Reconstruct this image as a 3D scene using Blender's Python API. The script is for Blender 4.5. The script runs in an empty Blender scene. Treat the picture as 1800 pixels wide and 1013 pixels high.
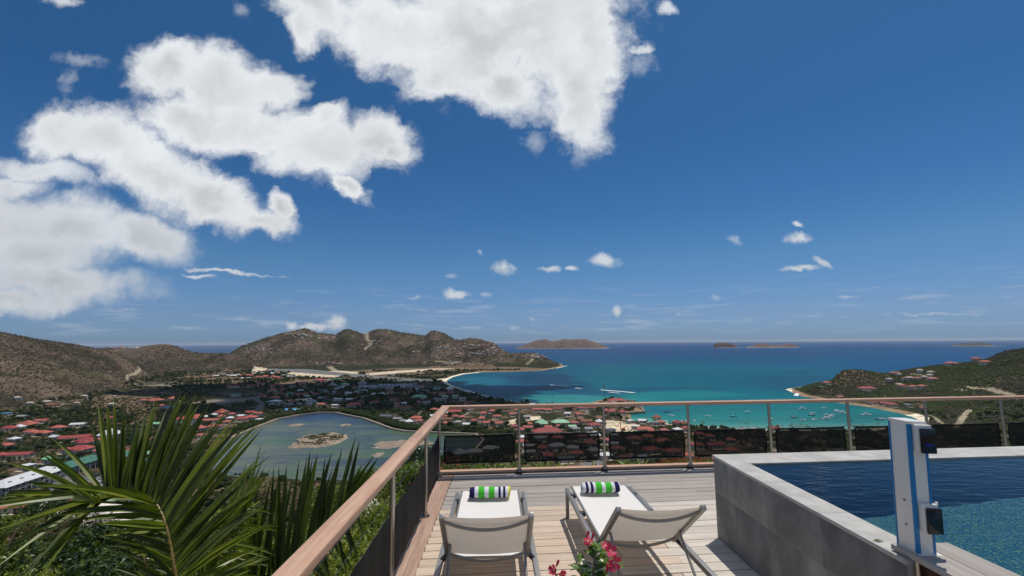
import bpy, bmesh, math, random
import numpy as np
from mathutils import Vector, Matrix, noise as mnoise
random.seed(7); RNG = np.random.default_rng(11)
PI = math.pi
sc = bpy.context.scene
COL = sc.collection

# ------------------------------------------------------------------ camera
F, H = 800.0, 2.02                    # focal length in photo pixels, eye height over the deck
PITCH, YAW, ROLL = math.radians(6.81), math.radians(-0.8), math.radians(-0.35)
SEA = -88.0
camd = bpy.data.cameras.new('camera'); cam = bpy.data.objects.new('camera', camd); COL.objects.link(cam)
CR = Matrix.Rotation(YAW, 3, 'Z') @ Matrix.Rotation(PI/2+PITCH, 3, 'X') @ Matrix.Rotation(ROLL, 3, 'Z')
cam.matrix_world = Matrix.Translation((0, 0, H)) @ CR.to_4x4()
camd.sensor_width = 36; camd.lens = 16.0; camd.clip_start = 0.05; camd.clip_end = 200000
sc.camera = cam
# ------------------------------------------------------------------ exposure
sc.view_settings.view_transform = 'Standard'; sc.view_settings.look = 'None'
sc.view_settings.exposure = 0.0; sc.view_settings.gamma = 1.0
sc.view_settings.use_curve_mapping = False
sc.cycles.max_bounces = 6; sc.cycles.transparent_max_bounces = 12
sc.cycles.use_denoising = True
# ------------------------------------------------------------------ sun
SUNV = Vector((0.24, 0.22, 1.0)).normalized()          # towards the sun
SUN_EL = math.asin(SUNV.z); SUN_AZ = math.atan2(SUNV.x, SUNV.y)
sl = bpy.data.lights.new('sun', 'SUN'); sun = bpy.data.objects.new('sun', sl); COL.objects.link(sun)
sl.energy = 3.4; sl.angle = math.radians(0.55); sl.color = (1.0, 0.955, 0.89)
sun.rotation_euler = SUNV.to_track_quat('Z', 'Y').to_euler(); sun.location = (20, 20, 60)

RN = np.array(CR)
def ray(px, py):
    d = RN @ np.array([(px-900)/F, -(py-506.5)/F, -1.0]); return d/d[1]
def at(px, py, z):                    # where the sight line meets a horizontal plane
    d = ray(px, py); t = (z-H)/d[2]; return Vector((d[0]*t, t, z))
def atY(px, py, Y):
    d = ray(px, py); return Vector((d[0]*Y, Y, H+d[2]*Y))
def uv(px, py):
    d = ray(px, py); return d[0], d[2]

# ------------------------------------------------------------------ world: sky and clouds
w = bpy.data.worlds.new('World'); sc.world = w; w.use_nodes = True
nt = w.node_tree; nt.nodes.clear()
def N(tree, typ, **kw):
    n = tree.nodes.new(typ)
    for k, v in kw.items():
        if k == 'inp':
            for a, b in v.items(): n.inputs[a].default_value = b
        else: setattr(n, k, v)
    return n
def mth(tree, op, a, b=None, c=None, clamp=False):
    n = tree.nodes.new('ShaderNodeMath'); n.operation = op; n.use_clamp = clamp
    for i, x in enumerate((a, b, c)):
        if x is None: continue
        if isinstance(x, (int, float)): n.inputs[i].default_value = x
        else: tree.links.new(x, n.inputs[i])
    return n.outputs[0]
def maprange(tree, x, a, b, c=0.0, d=1.0, smooth=True):
    n = tree.nodes.new('ShaderNodeMapRange'); n.interpolation_type = 'SMOOTHSTEP' if smooth else 'LINEAR'
    tree.links.new(x, n.inputs[0])
    for i, v in enumerate((a, b, c, d)): n.inputs[i+1].default_value = v
    return n.outputs[0]
def mixc(tree, fac, a, b, blend='MIX'):
    n = tree.nodes.new('ShaderNodeMix'); n.data_type = 'RGBA'; n.blend_type = blend
    for s, x in ((n.inputs[0], fac), (n.inputs[6], a), (n.inputs[7], b)):
        if isinstance(x, (int, float)): s.default_value = x
        elif isinstance(x, tuple): s.default_value = (*x[:3], 1.0)
        else: tree.links.new(x, s)
    return n.outputs[2]
sky = N(nt, 'ShaderNodeTexSky', sky_type='NISHITA', sun_disc=False, sun_elevation=SUN_EL, sun_rotation=SUN_AZ,
        altitude=100, air_density=1.0, dust_density=0.35, ozone_density=2.2)
tc = N(nt, 'ShaderNodeTexCoord')
hs = N(nt, 'ShaderNodeHueSaturation', inp={'Saturation': 1.22, 'Value': 0.86})
nt.links.new(sky.outputs[0], hs.inputs['Color'])
SKYS = 0.078
sep = N(nt, 'ShaderNodeSeparateXYZ'); nt.links.new(tc.outputs['Generated'], sep.inputs[0])
# the deep polarised blue of the photograph: the same grading all the way round, by height above the horizon
rmp = N(nt, 'ShaderNodeValToRGB'); nt.links.new(sep.outputs[2], rmp.inputs[0]); _e = rmp.color_ramp.elements
for i, (p_, c_) in enumerate(((0.0,(.19,.345,.76)),(.06,(.265,.365,.60)),(.165,(.30,.44,.55)),(.28,(.25,.415,.53)),(.41,(.235,.41,.50)),(.56,(.275,.455,.515)))):
    e_ = _e[i] if i < 2 else _e.new(p_)
    e_.position = p_; e_.color = (*c_, 1)
skyc = mixc(nt, 1.0, mixc(nt, 1.0, hs.outputs[0], (SKYS*2, SKYS*1.94, SKYS*1.94), 'MULTIPLY'), rmp.outputs[0], 'MULTIPLY')
yy = mth(nt, 'MAXIMUM', sep.outputs[1], 0.05)
cu = mth(nt, 'DIVIDE', sep.outputs[0], yy); cv = mth(nt, 'DIVIDE', sep.outputs[2], yy)
comb = N(nt, 'ShaderNodeCombineXYZ'); nt.links.new(cu, comb.inputs[0]); nt.links.new(cv, comb.inputs[1])
def wnoise(scale, detail, rough=0.55, vec=None, dist=0.0):
    n = N(nt, 'ShaderNodeTexNoise', inp={'Scale': scale, 'Detail': detail, 'Roughness': rough, 'Distortion': dist})
    nt.links.new(vec if vec is not None else comb.outputs[0], n.inputs['Vector']); return n
def warp(vec, n, amp):
    a = N(nt, 'ShaderNodeVectorMath', operation='SUBTRACT'); nt.links.new(n.outputs['Color'], a.inputs[0]); a.inputs[1].default_value = (.5, .5, .5)
    b = N(nt, 'ShaderNodeVectorMath', operation='SCALE'); nt.links.new(a.outputs[0], b.inputs[0]); b.inputs['Scale'].default_value = amp
    c = N(nt, 'ShaderNodeVectorMath', operation='ADD'); nt.links.new(vec, c.inputs[0]); nt.links.new(b.outputs[0], c.inputs[1])
    return c.outputs[0]
pw = warp(comb.outputs[0], wnoise(4.5, 3), 0.09)
pw = warp(pw, wnoise(13, 7, 0.66), 0.070)
BIG = [(560,0,105,50,28),(690,50,130,75,25),(830,65,145,110,22),(950,30,150,140,0),(890,150,80,64,20),(1008,160,66,100,-5),
       (1042,60,60,120,0),(770,130,66,44,30),(860,-90,280,110,0),(535,40,34,50,-22),
       (292,120,66,50,0),(385,150,118,62,15),(330,205,112,50,0),(470,150,70,40,20),(440,225,130,52,12),(560,255,135,62,6),(655,245,72,50,10),(690,262,36,24,10),(612,330,38,17,42),(570,205,40,26,-30),
       (100,230,68,50,0),(175,240,125,60,10),(270,300,145,56,22),(375,350,105,50,28),(450,392,70,26,8),(499,370,25,28,-35)]
BIG2 = [(120,395,190,58,8),(255,412,100,48,16),(60,440,180,58,0),(-40,400,130,100,0),(90,492,190,44,3),(20,525,150,26,0),(70,300,110,26,12),(20,330,90,30,0)]
SOFT = [(400,478,110,4,6),(350,485,40,4,8),(112,3,36,14,5),(885,473,23,14,20),(1062,459,35,15,4),(803,516,30,10,4),(965,471,22,6,-4),(1005,473,13,5,0),
        (1403,420,28,11,0),(1402,395,14,7,20),(1408,473,42,6,-2),(1447,461,18,8,28),(1084,545,11,12,0),(1172,16,26,16,10),(1128,88,32,12,-5),
        (590,568,30,16,0),(560,575,60,8,0),(513,571,18,10,0)]
FAINT = [(728,521,22,4,0),(857,517,15,5,0),(792,486,13,6,0),(842,441,6,6,0),(933,562,8,4,0),(905,577,14,4,0),(828,576,28,4,0),(1258,523,14,6,0),(1195,552,8,4,0),(425,18,24,14,35),(140,106,60,14,8),(120,140,20,28,10),
        (1490,521,26,3,0),(1640,552,120,3,-1),(940,250,30,24,0),(640,352,30,12,40),(1290,424,20,8,20),(1120,110,40,26,0)]
def blobs(lst, vec):
    acc = None
    for (px, py, rx, ry, rot) in lst:
        c = uv(px, py); a = uv(px+5, py); b = uv(px, py-5)
        su = abs(a[0]-c[0])/5*rx; sv = abs(b[1]-c[1])/5*ry
        m = N(nt, 'ShaderNodeMapping', vector_type='TEXTURE')
        m.inputs['Location'].default_value = (c[0], c[1], 0); m.inputs['Rotation'].default_value = (0, 0, -math.radians(rot)); m.inputs['Scale'].default_value = (su, sv, 1)
        nt.links.new(vec, m.inputs['Vector'])
        l = N(nt, 'ShaderNodeVectorMath', operation='LENGTH'); nt.links.new(m.outputs[0], l.inputs[0])
        if acc is None: acc = l.outputs['Value']
        else: acc = mth(nt, 'SMOOTH_MIN', acc, l.outputs['Value'], 0.16)
    return acc
fb = wnoise(6.5, 10, 0.60, pw); fb2 = wnoise(3.6, 4, 0.5, pw); fs_ = wnoise(34, 6, 0.62)
wv = warp(comb.outputs[0], wnoise(24, 6, 0.62), 0.030)
dB = blobs(BIG, pw); dB2 = blobs(BIG2, pw); dS = blobs(SOFT, wv); dF = blobs(FAINT, wv)
def dens(d, off, n_, amp): return mth(nt, 'ADD', mth(nt, 'SUBTRACT', off, d), mth(nt, 'MULTIPLY', mth(nt, 'SUBTRACT', n_.outputs[0], 0.5), amp))
fm_ = wnoise(17, 8, 0.64, pw)
densB = mth(nt, 'ADD', dens(dB, 1.20, fb, 1.35), mth(nt, 'MULTIPLY', mth(nt, 'SUBTRACT', fm_.outputs[0], 0.5), .80))
densQ = mth(nt, 'ADD', dens(dB2, 1.10, fb, 1.5), mth(nt, 'MULTIPLY', mth(nt, 'SUBTRACT', fs_.outputs[0], 0.5), .20))
aB = mth(nt, 'MAXIMUM', maprange(nt, densB, -0.06, 0.60), mth(nt, 'MULTIPLY', maprange(nt, densQ, -0.10, 0.75), 0.90))
densB = mth(nt, 'MAXIMUM', densB, densQ)
aS = mth(nt, 'MULTIPLY', maprange(nt, dens(dS, 1.0, fs_, 1.5), -0.05, 0.85), 0.80)
aS = mth(nt, 'MAXIMUM', aS, mth(nt, 'MULTIPLY', maprange(nt, dens(dF, 1.0, fs_, 1.9), -0.05, 1.0), 0.34))
front = maprange(nt, sep.outputs[1], 0.08, 0.2)
# ranks of thin distant cloud low over the sea, all the way round
az = N(nt, 'ShaderNodeMapping'); az.inputs['Scale'].default_value = (4.5, 4.5, 42); nt.links.new(tc.outputs['Generated'], az.inputs[0])
ln = wnoise(2.2, 7, 0.6, az.outputs[0])
aL = mth(nt, 'MULTIPLY', mth(nt, 'MULTIPLY', maprange(nt, ln.outputs[0], .50, .72), maprange(nt, sep.outputs[2], .004, .03)), mth(nt, 'MULTIPLY', maprange(nt, sep.outputs[2], .05, .14, 1.0, 0.0), .26))
aF = mth(nt, 'MULTIPLY', mth(nt, 'MAXIMUM', aB, aS), front)
# the same broken cumulus goes on behind and beside the view
gn = wnoise(2.2, 8, 0.58, tc.outputs['Generated'])
aR = mth(nt, 'MULTIPLY', mth(nt, 'MULTIPLY', maprange(nt, gn.outputs[0], 0.53, 0.62), mth(nt, 'SUBTRACT', 1.0, front)), 0.9)
alpha = mth(nt, 'MULTIPLY', mth(nt, 'MAXIMUM', mth(nt, 'ADD', aF, aR, clamp=True), aL), maprange(nt, sep.outputs[2], 0.0, 0.02))
# thick hearts are greyer, thin sunlit rims whiter
core = maprange(nt, densB, 0.45, 1.25)
def shifted(vec, dx, dy):
    a = N(nt, 'ShaderNodeVectorMath', operation='ADD'); nt.links.new(vec, a.inputs[0]); a.inputs[1].default_value = (dx, dy, 0); return a.outputs[0]
r1 = wnoise(5, 6, 0.5, pw); r2 = wnoise(5, 6, 0.5, shifted(pw, .010, .030))
relief = mth(nt, 'SUBTRACT', r1.outputs[0], r2.outputs[0])
bn = wnoise(2.4, 2, 0.4)
shade = mth(nt, 'SUBTRACT', 0.85, mth(nt, 'MULTIPLY', core, mth(nt, 'MULTIPLY', maprange(nt, bn.outputs[0], .36, .60, .30, 1.0), 0.22)))
shade = mth(nt, 'ADD', shade, mth(nt, 'MULTIPLY', relief, 0.48))
shade = mth(nt, 'ADD', shade, mth(nt, 'MULTIPLY', mth(nt, 'SUBTRACT', fb2.outputs[0], 0.5), 0.20))
lowc = maprange(nt, sep.outputs[2], .08, .30, .82, 1.0)
shade = mth(nt, 'MULTIPLY', mth(nt, 'MINIMUM', shade, 0.94), lowc)
cc = N(nt, 'ShaderNodeCombineXYZ')
nt.links.new(mth(nt, 'MULTIPLY', shade, 0.945), cc.inputs[0]); nt.links.new(mth(nt, 'MULTIPLY', shade, 0.975), cc.inputs[1]); nt.links.new(shade, cc.inputs[2])
fin = mixc(nt, mth(nt, 'MULTIPLY', alpha, 0.97), skyc, cc.outputs[0])
bg = N(nt, 'ShaderNodeBackground', inp={'Strength': 1.0}); nt.links.new(fin, bg.inputs[0])
wo = N(nt, 'ShaderNodeOutputWorld'); nt.links.new(bg.outputs[0], wo.inputs[0])
w.cycles.sampling_method = 'MANUAL'; w.cycles.sample_map_resolution = 512

# ------------------------------------------------------------------ helpers
def srgb(r, g, b, k=1.0):
    f = lambda c: ((c/255)/12.92 if c <= 10 else (((c/255)+.055)/1.055)**2.4)
    return (f(r)*k, f(g)*k, f(b)*k)
def tag(o, label=None, cat=None, group=None, kind=None):
    if label: o['label'] = label
    if cat: o['category'] = cat
    if group: o['group'] = group
    if kind: o['kind'] = kind
    return o
def empty(name, loc, rz=0.0):
    o = bpy.data.objects.new(name, None); COL.objects.link(o); o.location = loc; o.rotation_euler = (0, 0, rz)
    o.empty_display_size = 0.2; return o
def link(name, me, parent=None, loc=None, rot=None, scale=None):
    o = bpy.data.objects.new(name, me); COL.objects.link(o)
    if parent is not None: o.parent = parent
    if loc is not None: o.location = loc
    if rot is not None: o.rotation_euler = rot
    if scale is not None: o.scale = scale
    return o
def copy_tree(o, parent=None):
    c = o.copy(); COL.objects.link(c)
    if parent is not None: c.parent = parent
    for ch in list(o.children): copy_tree(ch, c)
    return c
class MB:
    def __init__(s): s.v = []; s.f = []; s.m = []
    def add(s, vs, fs, mi=0):
        b = len(s.v); s.v += [tuple(x) for x in vs]; s.f += [tuple(b+i for i in f) for f in fs]; s.m += [mi]*len(fs); return s
    def box(s, x0, x1, y0, y1, z0, z1, mi=0, M=None):
        vs = [Vector(p) for p in ((x0,y0,z0),(x1,y0,z0),(x1,y1,z0),(x0,y1,z0),(x0,y0,z1),(x1,y0,z1),(x1,y1,z1),(x0,y1,z1))]
        if M is not None: vs = [M @ p for p in vs]
        return s.add(vs, [(3,2,1,0),(4,5,6,7),(0,1,5,4),(1,2,6,5),(2,3,7,6),(3,0,4,7)], mi)
    def bar(s, a, b, w_, h_, mi=0, up=Vector((0,0,1))):
        a, b = Vector(a), Vector(b); d = (b-a); L = d.length; d.normalize()
        x = d.cross(up)
        if x.length < 1e-4: x = Vector((1,0,0))
        x.normalize(); z = x.cross(d)
        M = Matrix((( x.x,d.x,z.x,a.x),(x.y,d.y,z.y,a.y),(x.z,d.z,z.z,a.z),(0,0,0,1)))
        return s.box(-w_/2, w_/2, 0, L, -h_/2, h_/2, mi, M)
    def tube(s, pts, r, n=8, mi=0, cap=True):
        pts = [Vector(p) for p in pts]; rr = r if isinstance(r, (list, tuple)) else [r]*len(pts)
        base = len(s.v); ref = Vector((0.13, 0.21, 0.97))
        for i, p in enumerate(pts):
            d = (pts[min(i+1, len(pts)-1)]-pts[max(i-1, 0)]).normalized()
            x = d.cross(ref)
            if x.length < 0.05: x = d.cross(Vector((1,0,0)))
            x.normalize(); y = d.cross(x)
            for k in range(n):
                a = 2*PI*k/n; s.v.append(tuple(p+rr[i]*(math.cos(a)*x+math.sin(a)*y)))
        for i in range(len(pts)-1):
            for k in range(n):
                s.f.append((base+i*n+k, base+i*n+(k+1)%n, base+(i+1)*n+(k+1)%n, base+(i+1)*n+k)); s.m.append(mi)
        if cap:
            s.f.append(tuple(base+k for k in range(n))[::-1]); s.m.append(mi)
            e = base+(len(pts)-1)*n; s.f.append(tuple(e+k for k in range(n))); s.m.append(mi)
        return s
    def mesh(s, name, mats, smooth=False, bevel=0.0, seg=2):
        me = bpy.data.meshes.new(name); me.from_pydata(s.v, [], s.f)
        for m in (mats if isinstance(mats, (list, tuple)) else [mats]): me.materials.append(m)
        me.polygons.foreach_set('material_index', s.m)
        if bevel > 0:
            bm = bmesh.new(); bm.from_mesh(me)
            ed = [e for e in bm.edges if len(e.link_faces) == 2 and e.calc_face_angle(0) > 0.6]
            bmesh.ops.bevel(bm, geom=ed, offset=bevel, segments=seg, profile=0.6, affect='EDGES')
            bm.to_mesh(me); bm.free(); smooth = True
        if smooth:
            me.polygons.foreach_set('use_smooth', [True]*len(me.polygons))
            me.set_sharp_from_angle(angle=math.radians(38))
        me.update(); return me
    def obj(s, name, mats, parent=None, smooth=False, bevel=0.0, **kw):
        return link(name, s.mesh(name, mats, smooth, bevel), parent, **kw)

MATS = {}
def mat(name, col=(.5,.5,.5), rough=.6, var=0.0, scale=20.0, col2=None, bump=0.0, bscale=None, metal=0.0, spec=0.5, rnd=0.0, stretch=(1,1,1), trans=0.0, coords='Object', detail=5):
    m = bpy.data.materials.new(name); m.use_nodes = True; t = m.node_tree; b = t.nodes['Principled BSDF']
    b.inputs['Roughness'].default_value = rough; b.inputs['Metallic'].default_value = metal
    b.inputs['Specular IOR Level'].default_value = spec
    b.inputs['Base Color'].default_value = (*col, 1); out = None
    if var > 0 or col2 or bump > 0 or rnd > 0:
        tcn = N(t, 'ShaderNodeTexCoord'); mp = N(t, 'ShaderNodeMapping'); mp.inputs['Scale'].default_value = stretch
        t.links.new(tcn.outputs[coords], mp.inputs[0])
        oi = N(t, 'ShaderNodeObjectInfo')
        ad = N(t, 'ShaderNodeVectorMath', operation='ADD'); t.links.new(mp.outputs[0], ad.inputs[0])
        mu = N(t, 'ShaderNodeVectorMath', operation='SCALE'); mu.inputs[0].default_value = (37.1, 11.7, 5.3)
        t.links.new(oi.outputs['Random'], mu.inputs['Scale']); t.links.new(mu.outputs[0], ad.inputs[1])
        nz = N(t, 'ShaderNodeTexNoise', inp={'Scale': scale, 'Detail': detail, 'Roughness': .6}); t.links.new(ad.outputs[0], nz.inputs['Vector'])
        f = maprange(t, nz.outputs[0], .3, .7)
        if col2: c = mixc(t, f, col, col2)
        else: c = mixc(t, f, tuple(x*(1-var) for x in col), tuple(min(1, x*(1+var)) for x in col))
        if rnd > 0:
            r = maprange(t, oi.outputs['Random'], 0, 1, 1-rnd, 1+rnd, False)
            cx = N(t, 'ShaderNodeCombineXYZ')
            for i in range(3): t.links.new(r, cx.inputs[i])
            c = mixc(t, 1.0, c, cx.outputs[0], 'MULTIPLY')
        t.links.new(c, b.inputs['Base Color']); out = c
        if bump > 0:
            n2 = nz
            if bscale:
                n2 = N(t, 'ShaderNodeTexNoise', inp={'Scale': bscale, 'Detail': 4}); t.links.new(ad.outputs[0], n2.inputs['Vector'])
            bp = N(t, 'ShaderNodeBump', inp={'Strength': bump, 'Distance': .02}); t.links.new(n2.outputs[0], bp.inputs['Height']); t.links.new(bp.outputs[0], b.inputs['Normal'])
    if trans > 0:
        tr = N(t, 'ShaderNodeBsdfTranslucent')
        if out is not None: t.links.new(mixc(t, 1.0, out, (1.25,1.35,.7) if 'leaf' in name or 'petal' in name or 'scrub' in name else (1.0,.92,.80), 'MULTIPLY'), tr.inputs[0])
        else: tr.inputs[0].default_value = (*col, 1)
        mx = N(t, 'ShaderNodeMixShader', inp={0: trans}); o = t.nodes['Material Output']
        t.links.new(b.outputs[0], mx.inputs[1]); t.links.new(tr.outputs[0], mx.inputs[2]); t.links.new(mx.outputs[0], o.inputs[0])
    MATS[name] = m; return m

# ------------------------------------------------------------------ noise in numpy
def _h(ix, iy, s):
    n = (ix.astype(np.int64)*374761393 + iy.astype(np.int64)*668265263 + s*982451653) & 0x7fffffff
    n = ((n ^ (n >> 13))*1274126177) & 0x7fffffff
    return ((n ^ (n >> 16)) & 0xffff)/65535.0
def vnoise(x, y, s=0):
    ix, iy = np.floor(x), np.floor(y); fx, fy = x-ix, y-iy
    fx = fx*fx*fx*(fx*(fx*6-15)+10); fy = fy*fy*fy*(fy*(fy*6-15)+10)
    a, b, c, d = _h(ix,iy,s), _h(ix+1,iy,s), _h(ix,iy+1,s), _h(ix+1,iy+1,s)
    return (a*(1-fx)+b*fx)*(1-fy)+(c*(1-fx)+d*fx)*fy
def fbm(x, y, o=4, s=0):
    t, a, n = 0, .5, 0
    for i in range(o): t = t+a*vnoise(x*2**i, y*2**i, s+i); n += a; a *= .5
    return t/n
def sstep(x): x = np.clip(x, 0, 1); return x*x*(3-2*x)
def inpoly(X, Y, poly):
    r = np.zeros(X.shape, bool); n = len(poly)
    for i in range(n):
        x1, y1 = poly[i][:2]; x2, y2 = poly[(i+1) % n][:2]
        if y1 == y2: continue
        c = ((Y >= min(y1,y2)) & (Y < max(y1,y2))); r ^= c & (X < (x2-x1)*(Y-y1)/(y2-y1)+x1)
    return r
def distpoly(X, Y, poly, closed=True):
    d = np.full(X.shape, 1e9); n = len(poly)
    for i in range(n if closed else n-1):
        x1, y1 = poly[i][:2]; x2, y2 = poly[(i+1) % n][:2]
        dx, dy = x2-x1, y2-y1; L = dx*dx+dy*dy+1e-9
        t = np.clip(((X-x1)*dx+(Y-y1)*dy)/L, 0, 1); d = np.minimum(d, np.hypot(X-x1-t*dx, Y-y1-t*dy))
    return d

# ------------------------------------------------------------------ the lie of the land
FLAT = SEA+1.8
_sh = [(992,644),(975,648),(950,652),(905,653.5),(850,654.5),(815,658),(797,663),(786,669),(789,675),(800,680),(837,691),(875,701),(925,709),(975,713),(1005,716),
       (1030,712),(1050,704),(1067,701),(1100,702),(1122,710),(1134,725),(1108,729),(1112,739),(1150,743),(1212,748),(1267,752),(1343,755.5),(1490,757),(1560,751),(1600,745),(1612,737),(1583,727),(1533,717),(1467,707.5),(1433,701),(1413,698),(1403,695)]
COAST = [tuple(at(px, py, SEA)[:2]) for px, py in _sh] + [(520,860),(700,990),(1000,1080),(2500,1000),(3500,300),(3500,-400),(-3500,-400),(-3500,1700),(-2100,1900),(-1850,2400),(-1650,2900),(-1000,3200),(-200,3100),(150,2300),(230,1900)]
_pond = [(392,778),(437,757.5),(487,738),(525,730.5),(562,726.5),(590,726.5),(615,732),(637,736),(662,745),(687,754.5),(712,759.5),(750,761),(770,762),(835,764.5),(850,775),(835,792),(800,800),(770,808),(735,818),(700,830),(640,846),(560,846),(500,841),(455,838),(405,838),(370,825),(372,800)]
POND = [tuple(at(px, py, SEA+.8)[:2]) for px, py in _pond]
def lay(rows): a = np.array([(uv(px, py)[0], uv(px, py)[1], D, Fo) for px, py, D, Fo in rows]); return a[:,0], a[:,1], a[:,2], a[:,3]
LA = lay([(-500,560,900,330),(0,583,1000,520),(62,595,1060,560),(125,604,1130,620),(160,611,1180,680),(200,620,1230,760),(225,630,1260,850),(250,642,1290,950),(287,655,1320,1150),(305,662,1340,1250),(330,700,1360,1358)])
LB = lay([(-300,612,1750,1500),(160,612,1750,1480),(240,611,1750,1420),(262,607,1750,1400),(278,605,1750,1380),(300,606,1750,1360),(315,610,1740,1350),(330,616,1720,1350),(350,621,1700,1350),(400,621,1650,1330),(425,626,1620,1330),(440,633,1600,1330),(452,650,1580,1400),(465,700,1580,1570)])
LC = lay([(385,640,2300,2200),(405,620,2350,1900),(425,607,2400,1700),(462,595,2450,1600),(500,584,2450,1620),(515,582,2450,1640),(535,576.5,2450,1650),(560,585,2450,1650),(590,587.5,2430,1650),(603,580,2400,1600),(612,578,2400,1600),(622,581,2400,1600),(640,587,2400,1600),(650,582,2420,1580),(665,578,2430,1560),(680,578.5,2430,1550),(712,585,2400,1500),(747,590,2350,1420),(757,582,2330,1400),(765,581,2320,1400),(782,586,2280,1400),(800,597,2220,1400),(812,597,2200,1400),(825,594,2180,1410),(840,595,2150,1420),(850,598,2120,1420),(862,600,2080,1430),(874,607,2040,1430),(883,615,2000,1440),(895,621,1960,1450),(920,620.5,1930,1460),(938,620,1900,1470),(950,625,1870,1500),(970,635,1800,1600),(990,643.5,1740,1700),(1000,660,1730,1725)])
LD = lay([(1395,710,745,742),(1405,697,750,742),(1433,680,770,705),(1463,670,785,675),(1472,660,790,665),(1483,652,795,660),(1507,650,800,640),(1553,657,805,600),(1585,652,800,560),(1600,649,795,540),(1663,640,770,500),(1700,637,750,470),(1733,632,735,440),(1753,623,725,430),(1770,617,715,420),(1800,613,700,400),(1900,590,650,370),(2300,560,560,320)])
nearY = np.array([-60,0,8,12,20,30,50,100,160,230,300,340]); nearZ = np.array([-1.5,-2.4,-2.9,-4.2,-8.6,-13.8,-26,-52,-71,-82.5,-85.8,FLAT])
def cone(X, Y, px, py, D, R, h): 
    c = uv(px, py)[0]*D; return h*np.clip(1-np.hypot((X-c)/R, (Y-D)/R*1.0), 0, 1)**1.1
def hland(X, Y):
    X = np.asarray(X, float); Y = np.asarray(Y, float); Yc = np.maximum(Y, 3.0); u = X/Yc
    z = np.interp(Y, nearY, nearZ) + np.where(Y < 330, (fbm(X/14, Y/14, 4, 3)-.5)*np.clip(Y/25, 0, 1)*4*np.clip((330-Y)/60, 0, 1), 0)
    z = z + np.where(Y > 300, 1.2*(fbm(X/90, Y/90, 3, 9)-.5), 0)
    for k, (L, amp, sc_, back) in enumerate(((LA,24,170,.45),(LB,22,170,.3),(LC,66,330,.25),(LD,11,110,.4))):
        uu, vv, DD, FF = L
        inside = (u > uu[0]) & (u < uu[-1])
        v = np.interp(u, uu, vv); D = np.interp(u, uu, DD); Fo = np.interp(u, uu, FF)
        zr = H+v*D; t = (Y-Fo)/np.maximum(D-Fo, 1)
        pr = np.where(t <= 1, np.clip(t, 0, 1)**(1.25 if k == 3 else 1.12), np.clip(1-(t-1)*(D-Fo)/np.maximum(D*back, 1), 0, 1)**1.3)
        n = np.abs(fbm(X/sc_, Y/sc_, 4, 20+k*7)-.5)*2; n2 = fbm(X/(sc_*.3), Y/(sc_*.3), 4, 50+k)-.5
        mid = np.clip(t, 0, 1)*np.clip(1-t, 0, 1)*4
        hgt = FLAT+(zr-FLAT)*pr + mid*(-amp*(1-n*1.6) *.8 + n2*amp*.5) + np.clip(t, 0, 1)*n2*2.0
        ok = inside & (t > 0) & (zr > FLAT)
        z = np.where(ok, np.maximum(z, hgt), z)
    z = np.maximum(z, FLAT-3+cone(X, Y, 606, 628, 1850, 190, 62)*(Y > 1000)); z = np.maximum(z, FLAT-3+cone(X, Y, 535, 628, 1900, 260, 70)*(Y > 1000))
    z = np.maximum(z, FLAT-1+cone(X, Y, 1092, 706, 640, 45, 11))
    near = (Y > 380)
    sd = np.where(near, 0, 60.0)
    idx = np.where(near & (z < FLAT+200))
    if idx[0].size:
        xs, ys = X[idx], Y[idx]; d = distpoly(xs, ys, COAST); ins = inpoly(xs, ys, COAST)
        dd = np.where(ins, d, -d)
        e = dd+(fbm(xs/30, ys/30, 3, 77)-.5)*6
        lim = SEA+np.where(e > 0, np.minimum(e*.13, 1.8)+np.maximum(e-14, 0)*1.3, e*.25)
        z[idx] = np.minimum(z[idx], lim)
    m = (Y > 280) & (Y < 680) & (X < 60)
    idx = np.where(m)
    if idx[0].size:
        xs, ys = X[idx], Y[idx]; ins = inpoly(xs, ys, POND); d = distpoly(xs, ys, POND)
        z[idx] = np.where(ins, np.minimum(z[idx], SEA+.8-np.minimum(d*.2, 1.5)), np.where(d < 5, np.minimum(z[idx], SEA+1.5), z[idx]))
    return z
def G(px, py):                        # where a sight line first meets the land
    d = ray(px, py); Ys = np.concatenate([np.arange(20, 500, 1.5), np.arange(500, 3600, 5.0)])
    zz = H+d[2]*Ys; hh = np.maximum(hland(d[0]*Ys, Ys), SEA); k = np.argmax(zz <= hh)
    if k == 0: k = len(Ys)-1
    Y = Ys[k]; return Vector((d[0]*Y, Y, hh[k]))
def zg(x, y): return float(hland(np.array([x]), np.array([y]))[0])
def wpoly(pts): return [tuple(G(px, py)[:2]) for px, py in pts]
# ground covers, laid out as areas on the land
Z_SAND = [wpoly(p) for p in (
    [(500,658),(530,662),(560,664),(590,663),(620,659),(640,655),(600,652),(560,653),(520,654)],
    [(440,655),(446,646),(450,645),(470,648),(500,651),(540,652),(520,656),(470,653),(448,655)],
    [(640,657),(700,652),(760,648),(800,648),(760,652),(700,656),(650,660)],
    [(500,704),(548,700),(556,702),(540,706),(505,708)],
    [(1064,740),(1090,742),(1124,747),(1126,757),(1085,762),(1064,756)],
    [(893,740),(906,737),(912,743),(908,750),(893,748)],[(925,732),(950,733),(950,738),(926,741)],
    [(765,668),(790,664),(802,672),(790,676)])]
Z_ASPH = [wpoly(p) for p in (
    [(470,648),(540,649),(620,657),(700,664),(760,668),(760,672),(690,668),(600,661),(520,655),(470,652)],
    [(88,842),(120,835),(178,838),(215,845),(205,858),(140,862),(88,872)],
    [(441,699),(451,698),(467,712),(461,724),(445,724),(456,711)],
    [(724,673),(732,672),(739,688),(733,690)],
    [(1020,815),(1060,808),(1075,826),(1030,832)])]
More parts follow.
